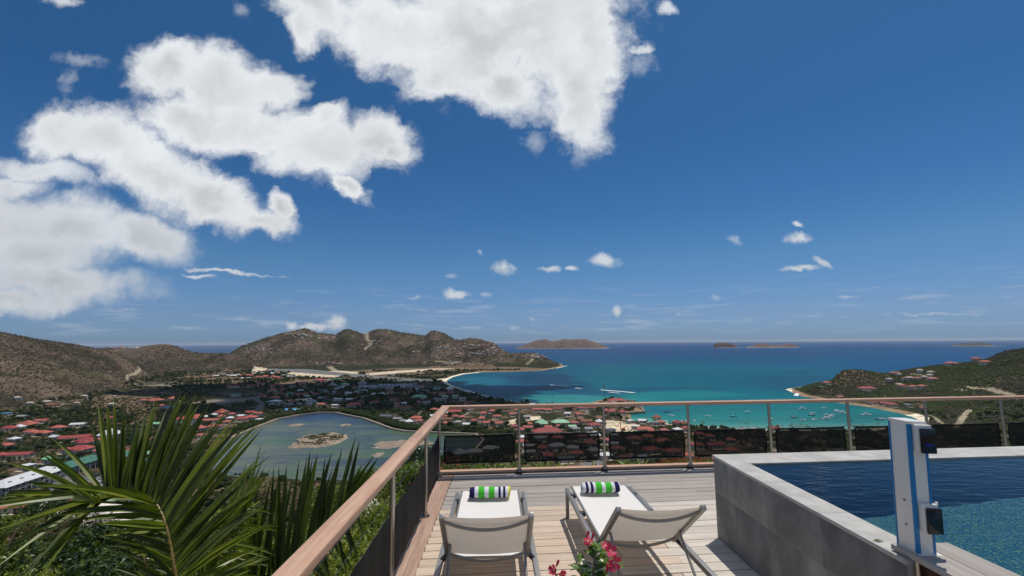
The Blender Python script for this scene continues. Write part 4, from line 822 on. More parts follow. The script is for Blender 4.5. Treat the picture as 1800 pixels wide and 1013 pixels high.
for px, py, colr, lab in ((119,851,'white','white car nearest the white gallery'),(131,847,'silver','silver car right of the white one by the gallery'),(106,858,'silver','silver car under the corner of the white gallery roof'),(90,866,'blue','left blue car below the white gallery'),(98,864,'dark','dark car beside the left blue car'),(170,848,'white','first white car of the row right of the car park'),(176,846,'silver','silver car in the row right of the car park'),(182,849,'white','second white car of the row right of the car park'),(188,846,'blue','blue car in the row right of the car park'),(160,853,'red','red car at the end of the car park row'),
        (196,851,'silver','silver car at the right end of the car park'),(201,845,'white','white car at the right end of the car park'),(168,838,'dark','dark car behind the car park row'),(130,798,'dark','dark car parked beside a red-roofed house on the left'),(118,806,'silver','silver car below the red-roofed houses on the left'),
        (1044,818,'white','white car straight below the railing'),(1028,822,'silver','silver car below the railing left of the white one'),(178,872,'white','white car next to the coral roof at lower left'),(190,872,'blue','blue car next to the coral roof at lower left')):
    o = CP[colr] if colr not in usedc else copy_tree(CP[colr]); usedc.add(colr); g = G(px, py); o.location = g+Vector((0,0,.12)); o.rotation_euler.z = random.uniform(0, 6.2); tag(o, lab, 'car', 'cars parked in the valley'); FOOT.append((g.x, g.y, 4, g.y))
for c in carc:
    if c not in usedc: print('unused car', c)

# ================================================================== VEGETATION
def leafmat(name, c1, c2, trans=.28, rnd=.25, rough=.55, scale=.9): return mat(name, c1, rough, 0, scale, c2, rnd=rnd, trans=trans, spec=.35)
LG = leafmat('leaf_green', srgb(60,78,34), srgb(98,112,50)); LD_ = leafmat('leaf_dark', srgb(42,58,30), srgb(68,84,42)); LO = leafmat('leaf_olive', srgb(84,88,48), srgb(118,112,66)); LB_ = leafmat('leaf_bright', srgb(84,108,36), srgb(130,142,56), .35)
DRY = leafmat('dry_twigs', srgb(104,86,70), srgb(146,126,104), .1); BARK = mat('bark', srgb(104,88,72), .95, .25, 3, bump=.5)
def crown_mesh(name, R, hgt, nleaf, leaf, mats, seed, lumps=7, base=.35, core=True, shell=.55):
    """leaf faces spread through several lumps, denser towards each lump's skin"""
    r = np.random.default_rng(seed); cs = []
    for i in range(lumps):
        a = r.uniform(0, 2*PI); rad = R*.55*math.sqrt(r.uniform(0, 1)); cs.append((rad*math.cos(a), rad*math.sin(a), hgt*(base+.5*r.uniform(0, 1)*(1-.5*rad/R)), R*r.uniform(.32, .58)))
    cs = np.array(cs); k = r.integers(0, lumps, nleaf); dvec = r.normal(size=(nleaf, 3)); dvec /= np.linalg.norm(dvec, axis=1)[:,None]; dvec[:,2] = np.where(dvec[:,2] < -.4, -dvec[:,2]*.6, dvec[:,2])
    rr = cs[k,3]*(shell+(1-shell)*r.uniform(0, 1, nleaf)**.5)*(1+.22*np.sin(dvec[:,0]*9+k)*np.cos(dvec[:,1]*8))
    P_ = cs[k,:3]+dvec*rr[:,None]*np.array([1,1,.78])
    nrm = dvec+r.normal(size=(nleaf,3))*.55; nrm /= np.linalg.norm(nrm, axis=1)[:,None]
    tn = np.cross(nrm, r.normal(size=(nleaf,3))); tn /= np.linalg.norm(tn, axis=1)[:,None]; bn_ = np.cross(nrm, tn)
    s = leaf*r.uniform(.6, 1.35, nleaf)[:,None]
    V = np.stack([P_-tn*s, P_-bn_*s*.45+nrm*s*.12, P_+tn*s, P_+bn_*s*.45+nrm*s*.12], 1).reshape(-1, 3)
    F_ = np.arange(nleaf*4).reshape(-1, 4); me = bpy.data.meshes.new(name); me.from_pydata(V.tolist(), [], F_.tolist())
    for m_ in mats: me.materials.append(m_)
    me.polygons.foreach_set('material_index', (r.random(nleaf) < .3).astype(int)*(len(mats)-1)); me.update(); return me
def trunk_mesh(name, h, r0, seed, limbs=4, R=2.0, mt_=BARK):
    r = random.Random(seed); m = MB(); top = Vector((r.uniform(-.2,.2), r.uniform(-.2,.2), h*.5)); m.tube([(0,0,-1.0),(0,0,h*.2),top], [r0*1.25, r0, r0*.7], 7)
    for i in range(limbs):
        a = 2*PI*i/limbs+r.uniform(-.4,.4); e = top+Vector((math.cos(a)*R*.55, math.sin(a)*R*.55, h*r.uniform(.15,.4))); mid = (top+e)/2+Vector((0,0,h*.05)); m.tube([top*.9, mid, e], [r0*.55, r0*.4, r0*.15], 5)
    return m.mesh(name, [mt_], smooth=True)
TREES = []
for i, (R, h, n, lf, ms_) in enumerate(((3.4,5.6,1500,.40,(LG,LD_)),(2.8,4.4,1200,.36,(LD_,LG)),(4.3,7.0,1800,.46,(LD_,LD_)),(2.4,3.6,1000,.34,(LG,LB_)),(3.0,4.0,1100,.36,(LO,LG)),(2.2,2.8,900,.32,(DRY,LO)))):
    TREES.append((crown_mesh('crown', R, h, n, lf, ms_, 40+i), trunk_mesh('trunk', h, .16+.03*R, i, R=R)))
def clear(x, y, pad=0, front=4):
    for fx, fy, fr, fyy in FOOT:
        if abs(x-fx) < fr+pad and (fyy-front < y < fy+fr+pad): return False
    return True
def sample(x0, x1, y0, y1, n, seed):
    r = np.random.default_rng(seed); Y = r.uniform(y0, y1, n); X = r.uniform(x0, x1, n); k = np.abs(X) < 1.3*Y+20; X, Y = X[k], Y[k]; Z = hland(X, Y); return X, Y, Z, zone(X, Y, Z), r
# --- trees one can tell apart: the nearest ones over the valley floor and slopes
X, Y, Z, S, r = sample(-560, 720, 150, 560, 8600, 61)
dens = fbm(X/38, Y/38, 3, 401); ok = ((S == 1) & (dens > .40)) | ((S == 4) & (dens > .44)) | ((S == 3) & (dens > .5))
ok &= np.abs(X/Y) < 1.22
pts = [(Y[i], X[i], Z[i], S[i]) for i in np.where(ok)[0] if clear(X[i], Y[i], 1.0)]
pts.sort(); used_t = set(); FIRST = []; TL = []
def dname(x, y):
    u = 888+800*x/y
    if u < 330: return 'in the valley on the left'
    if u < 780: return 'along the near shore of the pond'
    if u < 1240: return 'between the roofs below the railing'
    return 'on the flat behind the right of the railing'
for (y, x, z, s) in pts[:285]:
    k = int(RNG.choice(6, p=[.25,.25,.1,.16,.14,.10])); cr, tk = TREES[k]; o = empty('tree', (x, y, z), RNG.uniform(0, 6.28)); sc_ = RNG.uniform(.7, 1.15); o.scale = (sc_,)*3
    c = link('crown', cr, o); link('trunk', tk, o)
    if k not in used_t: used_t.add(k); FIRST.append((k, c))
    kindn = ['round green tree','dark bushy tree','big dark spreading tree','bright green tree','olive green tree','dry brownish shrubby tree'][k]
    hx_, hy_, hn = min(HL, key=lambda q: math.hypot(q[0]-x, q[1]-y)); dd = math.hypot(hx_-x, hy_-y)
    lab = f'{kindn} {dname(x, y)}' if dd > 40 else f"{kindn} {'behind' if y-hy_ > abs(x-hx_) else 'in front of' if hy_-y > abs(x-hx_) else 'left of' if x < hx_ else 'right of'} {hn}"
    tag(o, lab, 'tree', f'{kindn}s {dname(x, y)}'); TL.append((lab, x/y, o))
from collections import defaultdict
def number(lst):                     # look-alikes told apart by their order from the left
    dd_ = defaultdict(list)
    for l, u_, o in lst: dd_[l].append((u_, o))
    for l, v in dd_.items():
        if len(v) > 1:
            for i, (u_, o) in enumerate(sorted(v, key=lambda q: q[0])): o['label'] = f'{ORD[i]} from the left: {l}' if len(l.split()) < 13 else f'{ORD[i]} {l}'
number(TL); number(FL)
FIRST = dict(FIRST)
# --- the rest as scattered stuff
def scatter(name, P_, sizes, src, label, base=1.0, flat=1.0):
    me = bpy.data.meshes.new(name); me.vertices.add(len(P_)); me.vertices.foreach_set('co', np.asarray(P_, np.float32).ravel())
    a = me.attributes.new('scl', 'FLOAT', 'POINT'); a.data.foreach_set('value', np.asarray(sizes, np.float32)); a = me.attributes.new('rot', 'FLOAT_VECTOR', 'POINT')
    rv = np.zeros((len(P_), 3), np.float32); rv[:,2] = RNG.uniform(0, 6.28, len(P_)); rv[:,:2] = RNG.uniform(-.15, .15, (len(P_), 2)); a.data.foreach_set('vector', rv.ravel()); me.update()
    o = link(name, me); g = bpy.data.node_groups.new(name, 'GeometryNodeTree'); g.interface.new_socket('Geometry', in_out='INPUT', socket_type='NodeSocketGeometry'); g.interface.new_socket('Geometry', in_out='OUTPUT', socket_type='NodeSocketGeometry')
    gi = g.nodes.new('NodeGroupInput'); go = g.nodes.new('NodeGroupOutput'); ip = g.nodes.new('GeometryNodeInstanceOnPoints')
    sa = g.nodes.new('GeometryNodeInputNamedAttribute'); sa.data_type = 'FLOAT'; sa.inputs[0].default_value = 'scl'; ra = g.nodes.new('GeometryNodeInputNamedAttribute'); ra.data_type = 'FLOAT_VECTOR'; ra.inputs[0].default_value = 'rot'
    cx = g.nodes.new('ShaderNodeCombineXYZ'); mu = g.nodes.new('ShaderNodeMath'); mu.operation = 'MULTIPLY'; mu.inputs[1].default_value = flat
    g.links.new(sa.outputs['Attribute'], cx.inputs[0]); g.links.new(sa.outputs['Attribute'], cx.inputs[1]); g.links.new(sa.outputs['Attribute'], mu.inputs[0]); g.links.new(mu.outputs[0], cx.inputs[2])
    if isinstance(src, bpy.types.Object):
        oi = g.nodes.new('GeometryNodeObjectInfo'); oi.transform_space = 'ORIGINAL'; oi.inputs['Object'].default_value = src; oi.inputs['As Instance'].default_value = True; out = oi.outputs['Geometry']
    else:
        ic_ = g.nodes.new('GeometryNodeMeshIcoSphere'); ic_.inputs['Subdivisions'].default_value = 3; ic_.inputs['Radius'].default_value = 1.0
        sp_ = g.nodes.new('GeometryNodeSetPosition'); nz = g.nodes.new('ShaderNodeTexNoise'); nz.inputs['Scale'].default_value = 1.7; nz.inputs['Detail'].default_value = 3
        ps = g.nodes.new('GeometryNodeInputPosition'); vm = g.nodes.new('ShaderNodeVectorMath'); vm.operation = 'SUBTRACT'; vm.inputs[1].default_value = (.5,.5,.5); vs = g.nodes.new('ShaderNodeVectorMath'); vs.operation = 'SCALE'; vs.inputs['Scale'].default_value = 2.2
        g.links.new(ps.outputs[0], nz.inputs['Vector']); g.links.new(nz.outputs['Color'], vm.inputs[0]); g.links.new(vm.outputs[0], vs.inputs[0]); g.links.new(ic_.outputs['Mesh'], sp_.inputs['Geometry']); g.links.new(vs.outputs[0], sp_.inputs['Offset'])
        sm_ = g.nodes.new('GeometryNodeSetMaterial'); sm_.inputs['Material'].default_value = src; g.links.new(sp_.outputs[0], sm_.inputs[0]); out = sm_.outputs[0]
    g.links.new(gi.outputs[0], ip.inputs['Points']); g.links.new(out, ip.inputs['Instance']); g.links.new(ra.outputs['Attribute'], ip.inputs['Rotation']); g.links.new(cx.outputs[0], ip.inputs['Scale']); g.links.new(ip.outputs[0], go.inputs[0])
    md = o.modifiers.new('scatter', 'NODES'); md.node_group = g; tag(o, label, 'vegetation', kind='stuff'); return o
rest = pts[285:]
X, Y, Z, S, r = sample(-1300, 800, 540, 1500, 26000, 62); dens = fbm(X/60, Y/60, 3, 402)
rest += [(Y[i], X[i], Z[i], S[i]) for i in np.where((S == 1) & (dens > .38))[0] if clear(X[i], Y[i], .5, 3)]
kk = RNG.choice(4, len(rest), p=[.28,.4,.14,.18])
for k in range(4):
    q = [rest[i] for i in np.where(kk == k)[0]]
    scatter('tree_cover', [(p[1], p[0], p[2]-.3) for p in q], RNG.uniform(.6, 1.05, len(q)), FIRST[k], ['green trees spread over the valley floor','dark bushy trees spread over the valley floor','big dark trees spread over the valley floor','bright trees spread over the valley floor'][k])
# hedge of mangrove behind the pond dyke
q = []
for i in range(2, 19):
    a, b_ = Vector((*POND[i-1], 0)), Vector((*POND[i], 0)); d = b_-a; nn = Vector((-d.y, d.x, 0)).normalized(); L = d.length
    for j in range(int(L*2.6)):
        t_ = random.random(); p = a+d*t_+nn*(5+random.random()**1.3*(32 if i > 11 else 15)); q.append((p.x, p.y, FLAT-.4))
q = [p for p in q if clear(p[0], p[1], 0, 2)]
scatter('mangrove', q, RNG.uniform(.45, .85, len(q)), FIRST[0], 'green mangrove thicket behind the pond wall')
# scrub on the dry hills
SCR1 = leafmat('scrub_dry', srgb(79,68,56), srgb(101,88,73), .0, .14, .9, .5); SCR2 = leafmat('scrub_olive', srgb(66,60,48), srgb(84,77,60), .0, .16, .9, .5); SCR3 = leafmat('scrub_green', srgb(38,46,26), srgb(62,68,38), .0, .3, .9, .5)
SCR4 = leafmat('scrub_headland', srgb(48,64,28), srgb(84,98,44), .0, .3, .9, .5)
X, Y, Z, S, r = sample(-1800, 20, 330, 1500, 80000, 63); m = (S == 2); X, Y, Z = X[m], Y[m], Z[m]; g_ = fbm(X/90, Y/90, 4, 403)
c1 = r.random(len(X)); sz = r.uniform(.5, 1.25, len(X)); gr = c1 < np.clip((g_-.56)*3, .02, .35); br = c1 > .45
P3 = np.stack([X, Y, Z+.3], -1)
scatter('scrub', P3[~gr & br], sz[~gr & br], SCR1, 'leafless brown scrub on the left hill', flat=.8); scatter('scrub', P3[~gr & ~br], sz[~gr & ~br], SCR2, 'olive scrub on the left hill', flat=.85); scatter('scrub', P3[gr], sz[gr]*1.3, SCR3, 'green bushes dotted over the left hill', flat=.85)
X, Y, Z, S, r = sample(-1300, 500, 1350, 2500, 26000, 64); m = (S == 5); X, Y, Z = X[m], Y[m], Z[m]; c1 = r.random(len(X)); P3 = np.stack([X, Y, Z], -1); sz = r.uniform(1.2, 2.8, len(X)); gg = c1 < .3
scatter('scrub', P3[gg], sz[gg], SCR2, 'olive scrub on the far hills', flat=.7); scatter('scrub', P3[~gg], sz[~gg], SCR1, 'brown scrub on the far hills', flat=.7)
X, Y, Z, S, r = sample(300, 1100, 310, 880, 62000, 65); m = (S == 3); X, Y, Z = X[m], Y[m], Z[m]; c1 = r.random(len(X)); g_ = fbm(X/60, Y/60, 4, 404); gr = c1 < np.clip((g_-.24)*2.8, .25, .95); cl = np.array([clear(X[i], Y[i], 0, 3) for i in range(len(X))]); P3 = np.stack([X, Y, Z], -1); sz = r.uniform(.7, 1.7, len(X))
scatter('scrub', P3[gr & cl], sz[gr & cl], SCR4, 'dense green scrub on the right headland', flat=.85); scatter('scrub', P3[~gr & cl], sz[~gr & cl], SCR2, 'olive scrub on the right headland', flat=.8)
X, Y, Z, S, r = sample(-420, 420, 60, 330, 9000, 66); m = (S == 4); X, Y, Z = X[m], Y[m], Z[m]; c1 = r.random(len(X)); cl = np.array([clear(X[i], Y[i], 0, 6) for i in range(len(X))])
P3 = np.stack([X, Y, Z], -1); sz = r.uniform(.25, .6, len(X)); k1 = cl & (c1 < .4); k2 = cl & (c1 >= .4) & (c1 < .75); k3 = cl & (c1 >= .75)
scatter('slope_bushes', P3[k1], sz[k1], FIRST[0], 'green bushes down the near slope'); scatter('slope_bushes', P3[k2], sz[k2], FIRST[3], 'bright bushes down the near slope'); scatter('slope_bushes', P3[k3], sz[k3], FIRST[5], 'dry bushes down the near slope')
X, Y, Z, S, r = sample(-640, 520, 300, 800, 26000, 68); m = (S == 1); X, Y, Z = X[m], Y[m], Z[m]; cl = np.array([clear(X[i], Y[i], 0, 2) for i in range(len(X))]); c1 = r.random(len(X)); P3 = np.stack([X, Y, Z], -1)
k1 = cl & (c1 < .5); k2 = cl & (c1 >= .5); sz = r.uniform(.25, .55, len(X))
scatter('shrub_cover', P3[k1], sz[k1], FIRST[4], 'olive shrubs between the valley trees'); scatter('shrub_cover', P3[k2], sz[k2], FIRST[1], 'dark shrubs between the valley trees')
# tufts on the pond islet
r = np.random.default_rng(9); a = r.uniform(0, 6.28, 1400); q = np.sqrt(r.random(1400)); xx, yy_ = ic.x+np.cos(a)*q*iax*.85, ic.y+np.sin(a)*q*iay*.8
k = fbm(xx/9, yy_/3.5, 2, 5) > .50
scatter('islet_plants', np.stack([xx, yy_, np.full(1400, SEA+1.2)], -1)[k], r.uniform(.12, .24, 1400)[k], FIRST[4], 'low olive plants on the sandy pond islet')

random.seed(8); BT_ = []
for i in range(34):
    px = random.uniform(1218, 1560) if i > 9 else random.uniform(1218, 1300); g = G(px, random.uniform(763, 770) if px > 1300 else random.uniform(757, 766))
    k = random.choice((0, 1, 3, 2)); cr, tk = TREES[k]; o = empty('tree', g, random.uniform(0, 6)); s = random.uniform(.6, .85); o.scale = (s,)*3; link('crown', cr, o); link('trunk', tk, o)
    lab = ['round green tree','dark bushy tree','big dark tree','bright green tree'][k]+' in the belt behind the near beach'; tag(o, lab, 'tree', 'trees in the belt behind the near beach'); BT_.append((lab, px, o))
number(BT_)
# --- coconut palms along the beaches
PF = leafmat('palm_leaf_far', srgb(58,74,32), srgb(96,106,50), .25)
def far_palm(seed):
    r = random.Random(seed); o = empty('coconut_palm', (0,0,0)); h = r.uniform(6, 8.5); top = Vector((r.uniform(-.8,.8), r.uniform(-.5,.5), h))
    MB().tube([(0,0,-1),(top.x*.3,top.y*.3,h*.5),top], [.24,.18,.14], 7).obj('trunk', BARK, o); m = MB()
    for i in range(13):
        a = 2*PI*i/13+r.uniform(-.2,.2); el = r.uniform(.0, .9); L = r.uniform(2.2, 3.0); pr = None
        for j in range(5):
            t_ = j/4; p = top+Vector((math.cos(a)*L*t_*math.cos(el*(1-t_)), math.sin(a)*L*t_*math.cos(el*(1-t_)), L*(t_*math.sin(el)*.8-t_*t_*.95))); sd = Vector((-math.sin(a), math.cos(a), 0))*(.5*math.sin(PI*min(t_+.15,1))+.04)
            cur = (p-sd-Vector((0,0,.22*abs(sd.length))), p, p+sd-Vector((0,0,.22*abs(sd.length))))
            if pr: m.add([*pr, *cur], [(0,1,4,3),(1,2,5,4)])
            pr = cur
    m.obj('crown', PF, o); return o
PP = [far_palm(i) for i in range(4)]; usedp = set()
PL = [(1357,757,'w'),(1366,758,'w'),(1369,757,'w'),(1377,757,'w'),(1389,757,'w'),(1392,757,'w'),(1394,758,'w'),(1400,759,'w'),(1405,757,'w'),(1408,757,'w'),(1413,757,'w'),(1418,759,'w'),(1421,758,'w'),(1424,759,'w'),(1428,760,'w'),(1432,757,'w'),(1439,758,'w'),(1446,760,'w'),(1454,760,'w'),(1466,760,'w'),(1478,760,'w'),(1500,760,'w'),(1511,758,'w'),(1519,759,'w'),(1535,758,'w'),(1545,757,'w'),(1555,758,'w'),(1314,755,'w'),
      (1139,745,'v'),(1146,744,'v'),(1150,744,'v'),(1158,746,'v'),(1153,745,'v'),(1045,730,'v'),(972,700,'b'),(850,697,'b'),(863,702,'b'),(896,708,'b'),(903,708,'b'),(909,708,'b'),(918,710,'b'),(925,711,'b'),(931,712,'b'),(880,706,'b'),(835,692,'b'),(822,688,'b'),(812,687,'b'),(971,717,'b'),(1235,753,'v'),(1100,744,'v')]
WN = {'w': 'in the row along the beach behind the railing', 'v': 'among the village roofs near the hotel rock', 'b': 'on the dark left shore of the bay'}; cn = {}
for i, (px, py, wz) in enumerate(sorted(PL)):
    k = i % 4; o = PP[k] if k not in usedp else copy_tree(PP[k]); usedp.add(k); g = G(px, py)
    if g.z < SEA+1: g.z = SEA+1.2
    o.location = g; o.rotation_euler.z = random.uniform(0, 6.28); s = random.uniform(.7, 1.05)*(.8 if wz == 'w' else 1.0); o.scale = (s,)*3; c_ = cn.get(wz, 0); cn[wz] = c_+1
    tag(o, f'{ORD[c_]} coconut palm from the left {WN[wz]}', 'palm', f'coconut palms {WN[wz]}')

# ================================================================== THE TERRACE
def wood(name, c1, c2, c3, rough=.7, streak=14.0, rnd=.12):
    m = bpy.data.materials.new(name); m.use_nodes = True; t = m.node_tree; b = t.nodes['Principled BSDF']; b.inputs['Roughness'].default_value = rough; b.inputs['Specular IOR Level'].default_value = .25
    tcn = N(t, 'ShaderNodeTexCoord'); oi = N(t, 'ShaderNodeObjectInfo'); mu = N(t, 'ShaderNodeVectorMath', operation='SCALE'); mu.inputs[0].default_value = (31., 17., 9.); t.links.new(oi.outputs['Random'], mu.inputs['Scale'])
    mp = N(t, 'ShaderNodeMapping'); mp.inputs['Scale'].default_value = (.9, streak, streak); t.links.new(tcn.outputs['Object'], mp.inputs[0])
    ad = N(t, 'ShaderNodeVectorMath', operation='ADD'); t.links.new(mp.outputs[0], ad.inputs[0]); t.links.new(mu.outputs[0], ad.inputs[1])
    n1 = N(t, 'ShaderNodeTexNoise', inp={'Scale': 1.6, 'Detail': 8, 'Roughness': .62, 'Distortion': .5}); t.links.new(ad.outputs[0], n1.inputs['Vector'])
    n2 = N(t, 'ShaderNodeTexNoise', inp={'Scale': 7.0, 'Detail': 6, 'Roughness': .7}); t.links.new(ad.outputs[0], n2.inputs['Vector'])
    a2 = N(t, 'ShaderNodeVectorMath', operation='ADD'); t.links.new(tcn.outputs['Object'], a2.inputs[0]); t.links.new(mu.outputs[0], a2.inputs[1])
    n3 = N(t, 'ShaderNodeTexNoise', inp={'Scale': 2.3, 'Detail': 4}); t.links.new(a2.outputs[0], n3.inputs['Vector'])
    c = mixc(t, maprange(t, n1.outputs[0], .3, .7), c1, c2); c = mixc(t, mth(t, 'MULTIPLY', maprange(t, n2.outputs[0], .5, .78), .55), c, c3); c = mixc(t, mth(t, 'MULTIPLY', maprange(t, n3.outputs[0], .52, .75), .4), c, c1)
    rr = maprange(t, oi.outputs['Random'], 0, 1, 1-rnd, 1+rnd, False); cx = N(t, 'ShaderNodeCombineXYZ'); [t.links.new(rr, cx.inputs[i]) for i in range(3)]
    t.links.new(mixc(t, 1.0, c, cx.outputs[0], 'MULTIPLY'), b.inputs['Base Color'])
    bp = N(t, 'ShaderNodeBump', inp={'Strength': .35, 'Distance': .003}); t.links.new(n2.outputs[0], bp.inputs['Height']); t.links.new(bp.outputs[0], b.inputs['Normal']); return m
W_GREY = wood('weathered_grey_wood', srgb(172,164,156), srgb(150,142,134), srgb(112,104,98), rnd=.07); W_PINK = wood('warm_worn_wood', srgb(202,186,168), srgb(180,158,138), srgb(134,110,94), rnd=.13); W_PALE = wood('bleached_wood', srgb(212,204,192), srgb(192,180,166), srgb(146,132,120), rnd=.10)
W_RAIL = wood('handrail_wood', srgb(208,171,144), srgb(178,137,112), srgb(124,92,74), .5, 22.0, .05); W_EDGE = wood('edge_board_wood', srgb(176,148,130), srgb(150,120,102), srgb(108,84,72)); W_DARK = mat('dark_beam', srgb(74,66,62), .8, .2, 4)
STEEL = mat('brushed_steel', (.42,.40,.37), .28, .06, 60, metal=1.0); CABLE = mat('steel_cable', (.25,.25,.25), .35, metal=.9)
A4 = math.atan2(7.905-7.209, 8.94+1.009)          # the far edge of the deck turns this much away
E1 = Vector((math.cos(A4), math.sin(A4), 0)); CN = Vector((-1.03, 7.30, 0))        # far left corner of the deck
def dk_(s, q): return CN+E1*s+Vector((0,-1,0))*q   # s along the far edge, q towards the house
# ---- deck
deck = empty('wooden_deck', (0, 0, 0)); tag(deck, kind='structure')
PW = .160; row = 0; random.seed(12); _pl = {}
def plank(s0, s1, q, m, wd=PW-.010):
    L = round(s1-s0, 2); key = (L, m.name, wd)
    if key not in _pl: _pl[key] = MB().box(0, L, -wd/2, wd/2, -.028, 0).mesh('plank', [m], bevel=.003, seg=1)
    p = dk_(s0, q); return link('plank', _pl[key], deck, (p.x, p.y, random.uniform(-.0015, .0015)), (0, 0, A4+random.uniform(-.0008, .0008)))
nrow = 42
for k in range(nrow):
    q = .03+PW/2+k*PW; y = 7.3-q
    x0 = .22                                      # right of the edge board
    xr = 3.32 if y < 4.85 else 10.2
    joints = [x0]; x = x0+(1.9 if k % 2 else 2.35)+random.uniform(-.1, .1)
    if y > 5.75: x = x0+[3.4, 1.7, 2.6][k % 3]
    while x < xr-.5: joints.append(x); x += 2.6
    joints.append(xr)
    for a, b_ in zip(joints[:-1], joints[1:]):
        mid = (a+b_)/2
        m = W_GREY if y > 5.76 else (W_PALE if mid > 1.7 else W_PINK)
        plank(a+.002, b_-.002, q, m)
for i in range(2): MB().box(0, 7.1, -.052, .052, -.028, .001).obj('edge_board', W_EDGE, deck, bevel=.003, loc=(-.985+.105*i+.03, .2, 0), rot=(0,0,PI/2+.003))
for k in range(16):                               # bearers under the planks
    p = dk_(.1+k*.62, 0); MB().box(-.035, .035, -7.0, .05, -.20, -.031).obj('joist', W_DARK, deck, loc=(p.x, p.y-.05, 0))
pc = dk_(0, 0); MB().box(-.08, 10.3, -.02, .13, -.22, .03).box(-.08, 10.3, -.035, -.02, -.05, .024).obj('kerb', W_DARK, deck, loc=(pc.x, pc.y, 0), rot=(0,0,A4))  # shade on the front face is put into the dark wood colour
MB().box(-.08, 10.3, .02, .14, .031, .042).obj('kerb_cap', W_RAIL, deck, bevel=.004, loc=(pc.x, pc.y, 0), rot=(0,0,A4))
MB().box(-1.13, -1.045, .2, 7.28, -.30, .02).obj('fascia', W_DARK, deck)
# concrete body under the terrace
conc = mat('concrete', srgb(150,144,136), .9, .15, 1.5); MB().box(-.9, 9.6, 0.2, 6.9, -5.5, -.22).obj('foundation', conc, deck)

# ---- railing
rail = empty('terrace_railing', CN); tag(rail, 'wood-topped steel railing with black mesh screens round the deck', 'railing')
def rl(p): return Vector(p)-CN
r0 = Vector((-.945, 7.26, 0)); zr = 1.05
def rail_profile(Lr, wd=.125, th=.042):
    m = MB(); n = 8; prof = []
    for i in range(n+1): a = PI*i/n; prof.append((wd/2*math.cos(a), .012*math.sin(a)))
    prof = prof+[(-wd/2, -th), (wd/2, -th)]; K = len(prof)
    m.add([(0,y,z) for y, z in prof]+[(Lr,y,z) for y, z in prof], [(i, (i+1) % K, K+(i+1) % K, K+i) for i in range(K)]+[tuple(range(K))[::-1], tuple(range(K, 2*K))]); return m
rail_profile(10.6).obj('handrail', W_RAIL, rail, smooth=True, bevel=.004, loc=rl((r0.x-.06, r0.y, zr-.012)), rot=(0,0,A4))
rail_profile(6.9).obj('handrail', W_RAIL, rail, smooth=True, bevel=.004, loc=rl((-.945, 7.205, zr-.014)), rot=(0,0,-PI/2))
postm = MB().tube([(0,0,.05),(0,0,zr-.055)], .0215, 16).mesh('post', [STEEL], smooth=True); basem = MB().tube([(0,0,0),(0,0,.012)], .055, 20).tube([(0,0,.012),(0,0,.05)], .03, 16).mesh('base_plate', [STEEL], smooth=True)
capm = MB().box(-.045,.045,-.018,.018,-.008,0).mesh('bracket', [STEEL]); boltm = MB().tube([(0,0,0),(0,0,.012)], .008, 8).mesh('bolt', [CABLE])
def post(x, y, z0=0.0):
    p = link('post', postm, rail, rl((x, y, 0))); b_ = link('base_plate', basem, p, (0,0,z0)); link('bracket', capm, p, (0,0,zr-.056))
    for sx, sy in ((.038,0),(-.038,0),(0,.038),(0,-.038)): link('bolt', boltm, p, (sx, sy, z0+.012))
PX = [773,912,1060,1208,1350,1488,1624,1757]; FP = []
for px in PX:
    c = uv(px, 712-(px-773)*.0175)[0]; Yp = (r0.y-r0.x*math.tan(A4))/(1-c*math.tan(A4)); FP.append((c*Yp, Yp)); post(c*Yp, Yp, .042 if px != 773 else .0)
FP.append((FP[-1][0]+1.47, FP[-1][1]+1.47*math.tan(A4))); post(*FP[-1], .042)
LP = [FP[0], (-.955, 5.62), (-.95, 3.98), (-.95, 2.3)]
for x, y in LP[1:]: post(x, y, 0)
def cable(a, b_, z, r=.0022): MB().tube([rl((*a, z)), rl((*b_, z))], r, 6).obj('cable', CABLE, rail)
def skew(a, b_, t_): return (a[0]+(b_[0]-a[0])*t_, a[1]+(b_[1]-a[1])*t_)
for z in (.90,.735,.605,.17): cable(FP[0], FP[-1], z)
for z in (.90,.735,.605,.17): cable(LP[0], LP[-1], z)
# mesh screens: woven black cloth, hemmed, tied at the eyelets
SCREEN = bpy.data.materials.new('black_mesh_cloth'); SCREEN.use_nodes = True; t = SCREEN.node_tree; b = t.nodes['Principled BSDF']; b.inputs['Base Color'].default_value = (.012,.012,.013,1); b.inputs['Roughness'].default_value = .75; b.inputs['Specular IOR Level'].default_value = .2
tp = N(t, 'ShaderNodeBsdfTransparent'); tp.inputs[0].default_value = (1,1,1,1); mx = N(t, 'ShaderNodeMixShader'); lw = N(t, 'ShaderNodeLayerWeight'); lw.inputs[0].default_value = .5
t.links.new(maprange(t, lw.outputs['Facing'], .1, .95, .85, 1.0, False), mx.inputs[0]); t.links.new(tp.outputs[0], mx.inputs[1]); t.links.new(b.outputs[0], mx.inputs[2]); t.links.new(mx.outputs[0], t.nodes['Material Output'].inputs[0])
HEM = mat('black_hem', (.010,.010,.011), .8, spec=.2); EYE = mat('eyelet', (.5,.5,.5), .3, metal=1)
